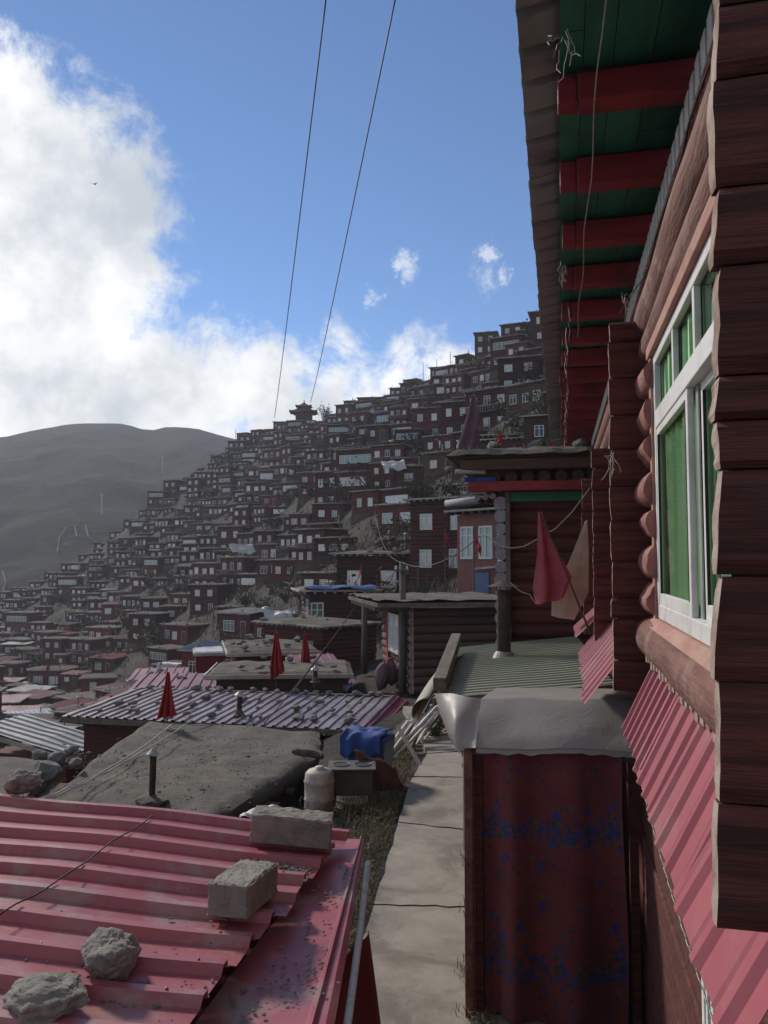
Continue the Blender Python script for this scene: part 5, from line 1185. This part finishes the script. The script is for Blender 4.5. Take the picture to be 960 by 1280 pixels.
# pink brick house with its tall windows
a = at(572, 752, D=27.5); b2 = at(655, 760, D=25.0); X = b2 - a; ang = math.atan2(X.y, X.x)
e = empty('brick_house', (a.x, a.y, a.z), R(-38), 'two storey pinkish brick house with tall white windows, left of the dark cabin corner', 'house')
mb = MB(); mb.box(0, 2.9, 0, 3.5, -1.2, 2.95); mb.build('wall', 'brick', e)
mb = MB(); mb.box(-.3, 3.2, -.35, 3.7, 3.05, 3.12); mb.build('roof', 'fascia', e)
mb = MB(); mb.grid(lambda u, v: Vector((-.3 + 3.5 * u, -.35 + 4 * v, 3.2 + .06 * mnoise.noise(Vector((u * 7, v * 7, 0))))), 12, 12)
for i in range(9): mb.box(-.2 + i * .38, -.1 + i * .38, -.34, 0, 2.955, 3.045)
mb.build('roof_earth', ['hroof'], e)
for x, z, w, h, ry_ in ((.5, 1.45, .6, 1.1, 0), (1.35, 1.45, .6, 1.1, 0), (2.3, 1.35, .8, 1.2, 0)):
    o = bpy.data.objects.new('window', win_mesh(w, h, 2, True, 'paneg')); COL.objects.link(o); o.parent = e; o.location = (x, -.01, z)
o = bpy.data.objects.new('window', win_mesh(.7, 1.2, 2, True, 'pane')); COL.objects.link(o); o.parent = e; o.location = (-.01, 1.6, 1.35); o.rotation_euler.z = -math.pi / 2
mb = MB(); mb.box(.9, 1.5, -.06, 0, -.1, 1.0); mb.build('door', 'bluesheet', e)
mb = MB(); mb.grid(lambda u, v: Vector((2.2 + .8 * u, -.25 - .05 * math.sin(u * 20), -.6 + 1.6 * v)), 30, 4); mb.build('red_curtain', 'redcloth', e)
mb = MB(); mb.beam((.9, -.12, 1.12), (3.0, -.12, 1.28), .12, .07); mb.build('sill_board', 'fascia', e)
mb = MB(); mb.tube([(-.2, -.3, 3.36), (.9, -.36, 3.38), (2.0, -.35, 3.40)], [.12, .13, .11], 12); o = mb.build('rolled_sheet', 'bluewhite', smooth=True); o.location = e.location; o.rotation_euler.z = R(-38); tag(o, 'rolled pale blue white sheet lying on the edge of the brick house roof', 'roll')
PLACED.append((Vector((a.x + 1, a.y + 1.5, 0)), 3.0))
# blue tarp house
def place_px(pxc, py_floor, v): z = zk(py_floor, v); return pos(pxc, v, z)
p = place_px(424, 800, 38); e = empty('blue_tarp_house', (p.x, p.y, p.z), YAW + R(12), 'dark log house with bright blue tarpaulin along its roof edge', 'house')
for n, me, lo, rz in (('wall', wall_mesh(3.1, 3.5, 2.2, 'hwall'), (0.2, 0, 0), 0), ('roof', roof_mesh(3.3, 3.5, 44, 'hroof', .3), (0, 0, 2.2), 0), ('footing', plinth_mesh(3.2, 3.5, 9), (.2, 0, 0), 0), ('window', win_mesh(.9, 1.3, 3, True, 'paneg'), (-1.36, 1.0, .6), -math.pi / 2), ('window', win_mesh(.6, 1.2, 2, True, 'paneg'), (-1.05, -.05, .6), 0)):
    o = bpy.data.objects.new(n, me); COL.objects.link(o); o.parent = e; o.location = lo; o.rotation_euler.z = rz
mb = MB(); mb.grid(lambda u, v: Vector((-1.5 + 3.2 * u, -.42 + 1.2 * v - (.02 if v == 0 else 0), 2.56 - (.10 + .05 * math.sin(u * 9)) * (v == 0) + .03 * math.sin(u * 14))), 30, 6); mb.build('tarpaulin', 'bluetarp', e, smooth=True)
PLACED.append((Vector((p.x, p.y + 1.5, 0)), 2.9))
# cabin above: log house with two white windows next to it (450-505, 700-740)
sp = [(468, 752, 46, 0, 'log house with two bright white windows just above the blue tarp house', 1.0, 20),
      (520, 718, 56, 10, 'dark cabin with a white sheeted roof and red flags above the white windowed log house', .95, 8),
      (600, 655, 56, 11, 'log house with a rose cloth above the pink brick house', 1.0, 14),
      (640, 590, 58, 1, 'maroon log house with white windows showing just above the alley cabin roof', 1.0, 10)]
sp_labels = []
for (px, py, v, var, lab, sc, rot) in sp:
    p = place_px(px, py, v); instance(var, p, YAW - R(rot), lab, 'houses up the hillside', sc); PLACED.append((p, 2.7))
# pagoda on the ridge
v = 206; p = place_px(380, 532, v); z = zat(380, v); p.z = min(p.z, z + 2)
e = empty('pagoda', p, YAW, 'dark two tiered pavilion with upturned eaves on the ridge skyline', 'pavilion'); e.scale = (.78, .78, .78); PLACED.append((p, 4.2))
mb = MB(); mb.box(-4.2, 4.2, -3.2, 3, -4, 1.6); mb.build('base', 'hwall', e)
mb = MB(); mb.box(-2.6, 2.6, -2.2, 2.2, 1.6, 4.4); mb.build('storey', 'hwall2', e)
for i in range(5): o = bpy.data.objects.new('window', win_mesh(1.2, 1.2, 2, False, 'pane')); COL.objects.link(o); o.parent = e; o.location = (-3.2 + 1.6 * i, -3.22, .1)
def proof(zb_, hw, hd, top, h):
    mb = MB(); N = 10
    def fn(u, v):
        t = 1 - v; s = (u * 4) % 1 if u < 1 else 0; k = int(u * 4) % 4; c = [(-1, -1), (1, -1), (1, 1), (-1, 1), (-1, -1)]
        if u == 1: k = 3; s = 1
        x = c[k][0] + (c[k + 1][0] - c[k][0]) * s; y = c[k][1] + (c[k + 1][1] - c[k][1]) * s
        f = top + (1 - top) * t; corner = abs(2 * s - 1) ** 4
        return Vector((x * hw * f, y * hd * f, zb_ + h * (v ** 1.6) + .5 * corner * t ** 2))
    mb.grid(fn, 40, N); mb.quad((-hw * top, -hd * top, zb_ + h), (hw * top, -hd * top, zb_ + h), (hw * top, hd * top, zb_ + h), (-hw * top, hd * top, zb_ + h)); mb.box(-hw * .8, hw * .8, -hd * .8, hd * .8, zb_ - .15, zb_ + .08); return mb
proof(4.4, 4.6, 4.0, .42, 1.5).build('roof', 'hwall', e)
mb = MB(); mb.box(-1.5, 1.5, -1.4, 1.4, 5.8, 6.5); mb.build('upper_storey', 'hwall', e)
proof(6.4, 2.7, 2.5, .12, 1.4).build('upper_roof', 'hwall', e)
mb = MB(); mb.lathe([(.25, 0), (.35, .3), (.12, .6), (.2, .8), (.02, 1.3)], (0, 0, 7.7), 8); mb.build('finial', 'fascia', e)

# candidates along level terraces
cand = []
for zl in np.arange(-19, 60, 1.62):
    px = -120.0 + rnd.uniform(0, 8)
    while px < 760:
        k = knots(px); rv = k[-1][0]; prof = [zat(px, v) for v in np.arange(26, rv, 1.0)]; vv = np.arange(26, rv, 1.0)
        im = int(np.argmin(prof)); hit = None
        for j in range(im, len(vv)):
            if prof[j] >= zl: hit = vv[j]; break
        step = 6
        if hit is not None and (prof[im] < zl or im > 0 and hit > vv[im]):
            cand.append((px, hit, zl)); step = 3.7 * F / hit * rnd.uniform(.86, 1.15)
            # slanting contours: measure true step
            step = max(4.0, step * .86)
        px += step
for v0 in (28, 32, 36, 40, 44, 48.5, 53, 58, 63, 68.5, 74, 80, 86, 93, 100, 108, 115, 122, 130, 138, 146):
    px = -110.0 + rnd.uniform(0, 9)
    while px < 560:
        k = knots(px); vm = None; prof = [zat(px, v) for v in range(26, int(k[-1][0]), 2)]; im = 26 + 2 * int(np.argmin(prof))
        if v0 < im + 4 or (px < 170 and v0 < 150): cand.append((px, float(v0), zat(px, v0)))
        px += 3.8 * F / v0 * rnd.uniform(.9, 1.2)
# ridge line houses
px = -20.0
while px < 740:
    k = knots(px); v = k[-1][0] - rnd.uniform(0, 3); cand.insert(0, (px, v, zat(px, v) - .4)); px += 3.7 * F / v * rnd.uniform(.85, 1.15)
items = []
for (px, v, z) in cand:
    kv = knots(px)[-1][0]
    if v < kv - 4: v = v + rnd.uniform(-1.5, 1.5); px = px + rnd.uniform(-1, 1) * 700 / v; z = zat(px, v)
    p = pos(px, v, z)
    w_, d_ = 4.8, 4
    if not free(p, 1.47 + rnd.uniform(-.10, .22)): continue
    X, Y_, _ = proj(p)
    if X < -70 or X > 735 or Y_ > 960: continue
    if X > 590 and v < 44: continue
    if v < 36 and X > 365: continue
    if v < 44 and 365 < X < 560 and Y_ > 735: continue
    if 372 < X < 402 and v < 24: continue
    # leave scrubby gaps
    if mnoise.noise(Vector((p.x * .045, p.y * .045, 7))) > .56 and v < k[-1][0] - 8: continue
    # downhill direction (horizontal) from neighbouring samples
    dv = (zat(px, v + 2) - zat(px, v - 2)) / 4; du = (zat(px + 8, v) - zat(px - 8, v)) / (16 / F * v)
    g = -(FH * dv + RT * du); g = (g.normalized() if g.length > .02 else -FH) * .55 + (-p.copy()).normalized() * .75; g.z = 0; g.normalize()
    ang = math.atan2(g.x, -g.y) if False else math.atan2(g.y, g.x) + math.pi / 2
    ang += rnd.uniform(-.32, .32)
    var = rnd.choices(range(len(VAR)), WEI)[0]
    if v > 45 and Y_ < 790 and var % 21 in (12, 13, 7) and rnd.random() < .7: var = rnd.choice([0, 3, 16])
    if Y_ > 790 and rnd.random() < .5: var = rnd.choice([12, 13, 7, 10, 18, 19, 18, 20, 33, 39, 40])
    if z - zat(px, v) > 1: z = zat(px, v) + .5
    items.append([px, v, z + rnd.uniform(-.45, .55), p, ang, var, rnd.uniform(.54, .86), X, Y_]); PLACED.append((p, 1.47))
items.sort(key=lambda t: t[1])
print('houses', len(items))
NIND = 300
def in_view(t):
    X, Y_ = t[7], t[8]
    if not (-25 < X < 700): return False
    if Y_ > 905 and X > 120: return False
    if Y_ > 845 and X > 270: return False
    if X > 585 and Y_ > 640: return False
    return True
vis = [t for t in items if in_view(t)]; ind = vis[:NIND]; rest = [t for t in items if t not in ind] if len(items) < 2000 else []
ORD = lambda n: '%d%s' % (n, 'th' if 10 <= n % 100 <= 20 else {1: 'st', 2: 'nd', 3: 'rd'}.get(n % 10, 'th'))
# labels: horizontal bands of the hillside read top to bottom, position counted left to right inside the band
bands = sorted(ind, key=lambda t: t[8]); NB = 20; size = math.ceil(len(bands) / NB)
for bi in range(NB):
    grp = sorted(bands[bi * size:(bi + 1) * size], key=lambda t: t[7])
    for i, t in enumerate(grp):
        lab = '%s, %s from left, %s tier down' % (VAR[t[5]][4], ORD(i + 1), ORD(bi + 1))
        instance(t[5], Vector((t[3].x, t[3].y, t[2])), t[4], lab, 'houses up the hillside', t[6])
# the remaining small far houses as one mass
if rest:
    cache = {}; V = []; Fc = []; MI = []; mats = []; off = 0
    for t in rest:
        base = Matrix.Translation((t[3].x, t[3].y, t[2])) @ Matrix.Rotation(t[4], 4, 'Z') @ Matrix.Scale(t[6], 4)
        for n, me, lo, rz in VAR[t[5]][3]:
            if me.name not in cache:
                co_ = np.zeros(len(me.vertices) * 3); me.vertices.foreach_get('co', co_); cache[me.name] = (np.c_[co_.reshape(-1, 3), np.ones(len(me.vertices))], [tuple(p.vertices) for p in me.polygons], [p.material_index for p in me.polygons])
            vs, fs, ms = cache[me.name]; mm = np.array(base @ Matrix.Translation(lo) @ Matrix.Rotation(rz, 4, 'Z')); V.append((vs @ mm.T)[:, :3])
            idx = []
            for m_ in me.materials:
                if m_ not in mats: mats.append(m_)
                idx.append(mats.index(m_))
            Fc += [tuple(i + off for i in f) for f in fs]; MI += [idx[k] for k in ms]; off += len(vs)
    me = bpy.data.meshes.new('distant_houses'); me.from_pydata(np.concatenate(V).tolist(), [], Fc)
    for m_ in mats: me.materials.append(m_)
    me.polygons.foreach_set('material_index', MI); o = bpy.data.objects.new('distant_houses', me); COL.objects.link(o); tag(o, kind='stuff')
print('individual', len(ind), 'mass', len(rest))

# shrubs between the houses, hung sheets, flags, antennas
shp = []
for i in range(4): shp.append(leafy((0, 0, 0), 1.3, 150, .24, 'leafdry', twigs=26, seed=40 + i, h=1.5).mesh('shrub', ['twig', 'leafdry']))
r = random.Random(61); ns = 0; tries = 0
while ns < 170 and tries < 6000:
    tries += 1; px = r.uniform(20, 705); k = knots(px); v = r.uniform(30, k[-1][0] - 8); z = zat(px, v); p = pos(px, v, z)
    X, Y_, _ = proj(p)
    if Y_ > 850 or X < 0 or X > 700 or (X > 560 and v < 50) or (v < 45 and X > 470): continue
    s = r.uniform(.8, 1.7) * (1.25 if v > 90 else 1)
    if not all((q.x - p.x) ** 2 + (q.y - p.y) ** 2 > (rr * .5) ** 2 for q, rr in PLACED): continue
    o = bpy.data.objects.new('shrub', r.choice(shp)); COL.objects.link(o); o.location = p; o.scale = (s * 1.2, s * 1.2, s); o.rotation_euler.z = r.uniform(0, 6.3)
    tag(o, 'bare brown shrub growing on the earth between the hillside houses', 'shrub', 'shrubs between the hillside houses'); ns += 1
# rough grassy mounds of dead brush covering the terraces: uncountable
mb = MB(); r = random.Random(8)
for i in range(9000):
    px = r.uniform(-60, 705); k = knots(px); v = r.uniform(30, k[-1][0]); p = pos(px, v, zat(px, v)); h = r.uniform(.3, .95)
    for q in range(5):
        a = r.uniform(0, 6.3); d = Vector((math.cos(a), math.sin(a), 0)) * h * r.uniform(.2, .6); s = Vector((-d.y, d.x, 0)).normalized() * .035
        b_ = p + Vector((r.gauss(0, .4), r.gauss(0, .4), -.1)); mb.add([b_ - s, b_ + s, b_ + d + Vector((0, 0, h))], [(0, 1, 2)])
tag(mb.build('dead_brush', 'twig'), kind='stuff')
mb = MB(); r = random.Random(88); CM = ['tarpwhite', 'fascia', 'wood_grey', 'redwall', 'tin', 'hwall2', 'wood_grey', 'rock']
for q_, rr in PLACED[:]:
    D = Vector(q_).length
    if D < 26: continue
    for i in range(7):
        a = r.uniform(0, 6.3); d = r.uniform(1.2, 2.2); x, y = q_.x + math.cos(a) * d, q_.y + math.sin(a) * d
        X, Y_, w_ = proj((x, y, 0)); v = Vector((x, y, 0)).dot(FH)
        if not (-60 < X < 720): continue
        z = zat(X, v) + r.uniform(-.1, .5); k = r.randrange(len(CM)); t_ = r.random(); A = r.uniform(0, 3.14); dx = Vector((math.cos(A), math.sin(A), 0))
        if t_ < .4: mb.beam(Vector((x, y, z)), Vector((x, y, z)) + dx * r.uniform(.4, 1.6) + Vector((0, 0, r.uniform(-.3, .7))), .07, .06, k)
        elif t_ < .6: mb.beam((x, y, z - .5), (x + .05, y, z + r.uniform(.8, 2.2)), .06, .06, 2)
        elif t_ < .8: s_ = r.uniform(.15, .4); mb.beam(Vector((x, y, z)), Vector((x, y, z)) + dx * s_, s_ * .8, s_ * .9, k)
        else: s_ = r.uniform(.3, .8); mb.rock((x, y, z), (s_, s_ * .6, s_ * .4), i, 1, .7, mi=k)
tag(mb.build('yard_clutter', CM), kind='stuff')
# ridge trees by the pagoda
for i, px in enumerate((405, 410, 417, 424, 431)):
    v = 207; p = pos(px, v, zat(px, v) + .2); hh = (5.5, 3.4, 2.6, 3.0, 2.4)[i]
    o = leafy((0, 0, 0), hh * .38, 260, .5, 'leafdry', twigs=20, seed=90 + i, h=hh).build('ridge_tree', ['twig', 'leafdry']); o.location = p
    tag(o, ['tallest pointed tree on the ridge just right of the pagoda', 'narrow tree on the ridge, second to the right of the pagoda', 'low round tree in the middle of the ridge clump', 'bushy ridge tree, fourth to the right of the pagoda', 'last small tree of the ridge clump, farthest from the pagoda'][i], 'tree')
# thin poles on the ridge
for i, (px, yt, yb) in enumerate(((436, 500, 520), (529, 450, 474), (546, 446, 470), (294, 536, 552), (640, 412, 430), (563, 436, 452), (490, 478, 492), (612, 420, 436))):
    v = knots(px)[-1][0] - 1; b = pos(px, v, zk(yb, v) - 1.5); h = (yb - yt) / F * v + 1.5; mb = MB(); mb.tube([(0, 0, 0), (0, 0, h)], [.07, .05], 5); o = mb.build('ridge_pole', 'pole'); o.location = b
    tag(o, '%s thin bare pole from the left on the ridge skyline' % ORD(1 + sorted([436, 529, 546, 294, 640, 563, 490, 612]).index(px)), 'pole')
# hillside flags
r = random.Random(19)
FL = [(205, 870, 70, 'redcloth'), (62, 845, 95, 'redcloth'), (150, 800, 110, 'redcloth'), (495, 690, 48, 'redcloth'), (452, 735, 40, 'redcloth'), (626, 560, 50, 'redcloth'), (556, 690, 40, 'redcloth'), (537, 672, 50, 'redcloth'), (430, 610, 95, 'redcloth'), (345, 645, 120, 'redcloth'), (55, 905, 80, 'redcloth'), (243, 850, 60, 'redcloth'), (120, 900, 78, 'redcloth'), (365, 720, 85, 'redcloth'), (592, 700, 26, 'redcloth'), (575, 480, 110, 'redcloth'), (655, 440, 100, 'redcloth')]
for i, (px, py, D, mt) in enumerate(sorted(FL)):
    a = at(px, py, D=D); h = D * .011 + .75; e = empty('hillside_flag', a, 0, 'small red flag on a pole, %s from the left among the hillside houses' % ORD(i + 1), 'flag', 'flags among the hillside houses')
    m1 = MB(); m1.tube([(0, 0, -2), (0, 0, h)], .03, 5); m1.build('pole', 'pole', e); m2_ = MB(); droop_flag(m2_, (0, 0, h), h * .8, h * .18, i, 4, n=16, m=6); m2_.build('cloth', mt, e, smooth=True)
# pale hung sheets and heaps between houses
SH_ = [(345, 760, 60, 2.2, 'tarpwhite'), (470, 690, 56, 2.0, 'tarpwhite'), (437, 588, 105, 3.0, 'tarpwhite'), (490, 576, 75, 2.2, 'tarpwhite'), (130, 832, 100, 3, 'tarpwhite'), (80, 800, 130, 3, 'tin'), (250, 780, 90, 2.5, 'pinkwall'), (668, 482, 92, 2.5, 'bluecloth'), (300, 680, 105, 3, 'tarpwhite')]
for i, (px, py, D, s, mt) in enumerate(sorted(SH_)):
    a = at(px, py, D=D); mb = MB()
    mb.grid(lambda u, v: Vector((s * (u - .5) + .25 * s * v, -.4 * s * v, -.40 * s * v + .02 * s * math.sin(u * 13 + v * 2) + .16 * s * mnoise.noise(Vector((u * 2.3, v * 2, i * 3.3))))), 20, 8)
    o = mb.build('hung_sheet', mt, smooth=True); o.location = a; o.rotation_euler.z = YAW + r.uniform(-.4, .4)
    tag(o, '%s crumpled sheet draped down the slope, %s from the left' % ({'tarpwhite': 'whitish', 'tin': 'grey', 'pinkwall': 'pale rose', 'bluecloth': 'blue'}[mt], ORD(i + 1)), 'sheet')
# cables across the hill
r = random.Random(29)
for i in range(14):
    x0 = r.uniform(120, 600); y0 = r.uniform(600, 790); D0 = max(32, 190 - (y0 - 540) * .62); x1 = x0 + r.uniform(30, 90); y1 = y0 - r.uniform(-10, 50)
    mb = MB(); cable(mb, at(x0, y0, D=D0 * .9), at(x1, y1, D=D0), D0 * .012, D0 * .00028, 12, 4); tag(mb.build('hillside_cable', 'black'), 'thin sagging cable strung between hillside houses', 'cable', 'cables between the hillside houses')
# a bird
mb = MB(); mb.add([(-.5, 0, .12), (-.2, .06, .05), (0, -.1, 0), (0, .25, 0), (.2, .06, .05), (.5, 0, .14), (-.2, -.06, .05), (.2, -.06, .05), (0, .05, -.05)], [(0, 6, 1), (6, 2, 8, 1), (1, 8, 3), (5, 4, 7), (7, 4, 8, 2), (4, 3, 8)])
o = mb.build('bird', 'black'); o.location = at(118, 230, D=90); tag(o, 'small dark bird gliding against the big white cloud', 'bird')

# ================================================================ AIR, SKY AND LIGHT
HZ = bpy.data.materials.new('haze'); HZ.use_nodes = True; HZ.node_tree.nodes.clear(); t = NT(HZ.node_tree)
out = t.new('ShaderNodeOutputMaterial'); pv = t.new('ShaderNodeVolumePrincipled'); t.link(pv.outputs[0], out.inputs['Volume'])
pv.inputs['Color'].default_value = (.80, .88, 1, 1); pv.inputs['Density'].default_value = .00046; pv.inputs['Anisotropy'].default_value = .2
mb = MB(); mb.box(-900, 900, -900, 900, -63, 118); o = mb.build('haze', HZ); tag(o, kind='stuff')

SUNAZ = R(38)      # left of the camera heading
SUNEL = R(34)
sd = (Matrix.Rotation(SUNAZ, 3, 'Z') @ FH); sd = Vector((sd.x * math.cos(SUNEL), sd.y * math.cos(SUNEL), math.sin(SUNEL)))
sun = bpy.data.lights.new('sun', 'SUN'); sun.energy = 3.2; sun.angle = R(7); sun.color = (1, .90, .77); so = bpy.data.objects.new('sun', sun); COL.objects.link(so)
so.rotation_euler = sd.to_track_quat('Z', 'Y').to_euler()
w = bpy.data.worlds.new('World'); scene.world = w; w.use_nodes = True; w.node_tree.nodes.clear(); t = NT(w.node_tree)
sky = t.new('ShaderNodeTexSky', sky_type='NISHITA'); sky.sun_disc = False; sky.sun_elevation = SUNEL; sky.sun_rotation = math.atan2(sd.x, sd.y); sky.altitude = 3500; sky.air_density = 1.0; sky.dust_density = .1; sky.ozone_density = 3.0
tc = t.new('ShaderNodeTexCoord'); nrm = t.vmath('NORMALIZE', tc.outputs['Generated']).outputs[0]
big = t.noise(nrm, 4.0, 8, .62); fine = t.noise(nrm, 13, 8, .68, .3)
dis = t.math('ADD', t.math('MULTIPLY', t.math('SUBTRACT', big, .5), .26), t.math('MULTIPLY', t.math('SUBTRACT', fine, .5), .16))
BL = [(-30, 300, 195), (62, 370, 132), (90, 300, 88), (60, 190, 85), (5, 110, 80), (-140, 240, 200), (-330, 320, 300), (-80, 470, 180), (60, 500, 120), (170, 500, 95), (260, 505, 80), (340, 490, 72), (420, 480, 66), (490, 478, 60), (450, 500, 70), (540, 470, 40), (-500, 100, 260), (-700, 400, 350), (0, 600, 220), (200, 640, 180), (400, 640, 170), (560, 560, 90)]  # blobs far past the left edge are unseen, added for their light
SM = [(510, 331, 11), (495, 334, 7), (608, 347, 13), (612, 317, 9), (628, 345, 8), (472, 374, 7), (113, 150, 11)]
cov = None
for (x, y, rad) in BL:
    c = ray(x, y); s = 1 / c.length; c = c.normalized(); rr = rad / F * s
    d = t.vmath('DISTANCE', nrm, tuple(c)).outputs['Value']; d = t.math('ADD', d, dis)
    m_ = t.ramp(d, rr * 1.0 + .022, rr * 1.0 - .035); cov = m_ if cov is None else t.math('MAXIMUM', cov, m_)
for (x, y, rad) in SM:
    c = ray(x, y); s = 1 / c.length; c = c.normalized(); rr = rad / F * s
    d = t.vmath('DISTANCE', nrm, tuple(c)).outputs['Value']; d = t.math('ADD', d, t.math('MULTIPLY', t.math('SUBTRACT', t.noise(nrm, 38, 6, .75), .5), .085))
    m_ = t.math('MULTIPLY', t.ramp(d, rr * 1.9, rr * -.6), .55); cov = t.math('MAXIMUM', cov, m_)
dt = t.vmath('DOT_PRODUCT', nrm, tuple(FH)).outputs['Value']
back = t.math('MULTIPLY', t.ramp(dt, .30, -.10), t.ramp(t.noise(nrm, 2.6, 7, .6), .40, .52)); cov = t.math('MAXIMUM', cov, back)  # unseen cloud cover added behind the camera for ambient light and pane reflections
sh_ = t.ramp(t.math('ADD', t.math('MULTIPLY', big, .6), t.math('MULTIPLY', t.noise(nrm, 7, 6, .6), .5)), 0.37, .70)
sep = t.new('ShaderNodeSeparateXYZ'); t.link(nrm, sep.inputs[0])
ccol = t.mix(sh_, (.46, .50, .55), (1.0, .99, .97))
bg1 = t.new('ShaderNodeBackground'); hs = t.new('ShaderNodeHueSaturation'); hs.inputs['Saturation'].default_value = 1.06; t.link(sky.outputs[0], hs.inputs['Color']); t.link(hs.outputs[0], bg1.inputs[0]); bg1.inputs[1].default_value = .15
ccol = t.mix(t.ramp(dt, .45, -.05), ccol, (.27, .28, .29))  # added rear cloud is greyed to keep camera-facing sides dim
bg2 = t.new('ShaderNodeBackground'); t.link(ccol, bg2.inputs[0]); bg2.inputs[1].default_value = 1.3
mx = t.new('ShaderNodeMixShader'); t.link(cov, mx.inputs[0]); t.link(bg1.outputs[0], mx.inputs[1]); t.link(bg2.outputs[0], mx.inputs[2])
wo = t.new('ShaderNodeOutputWorld'); t.link(mx.outputs[0], wo.inputs[0])
scene.view_settings.view_transform = 'Standard'; scene.view_settings.look = 'None'; scene.view_settings.gamma = 1; scene.view_settings.exposure = 0
scene.view_settings.use_curve_mapping = False
cy = scene.cycles if hasattr(scene, 'cycles') else None
if cy:
    cy.max_bounces = 6; cy.diffuse_bounces = 3; cy.glossy_bounces = 3; cy.transparent_max_bounces = 12; cy.volume_bounces = 1; cy.use_denoising = True
    cy.volume_step_rate = 8; cy.caustics_reflective = False; cy.caustics_refractive = False
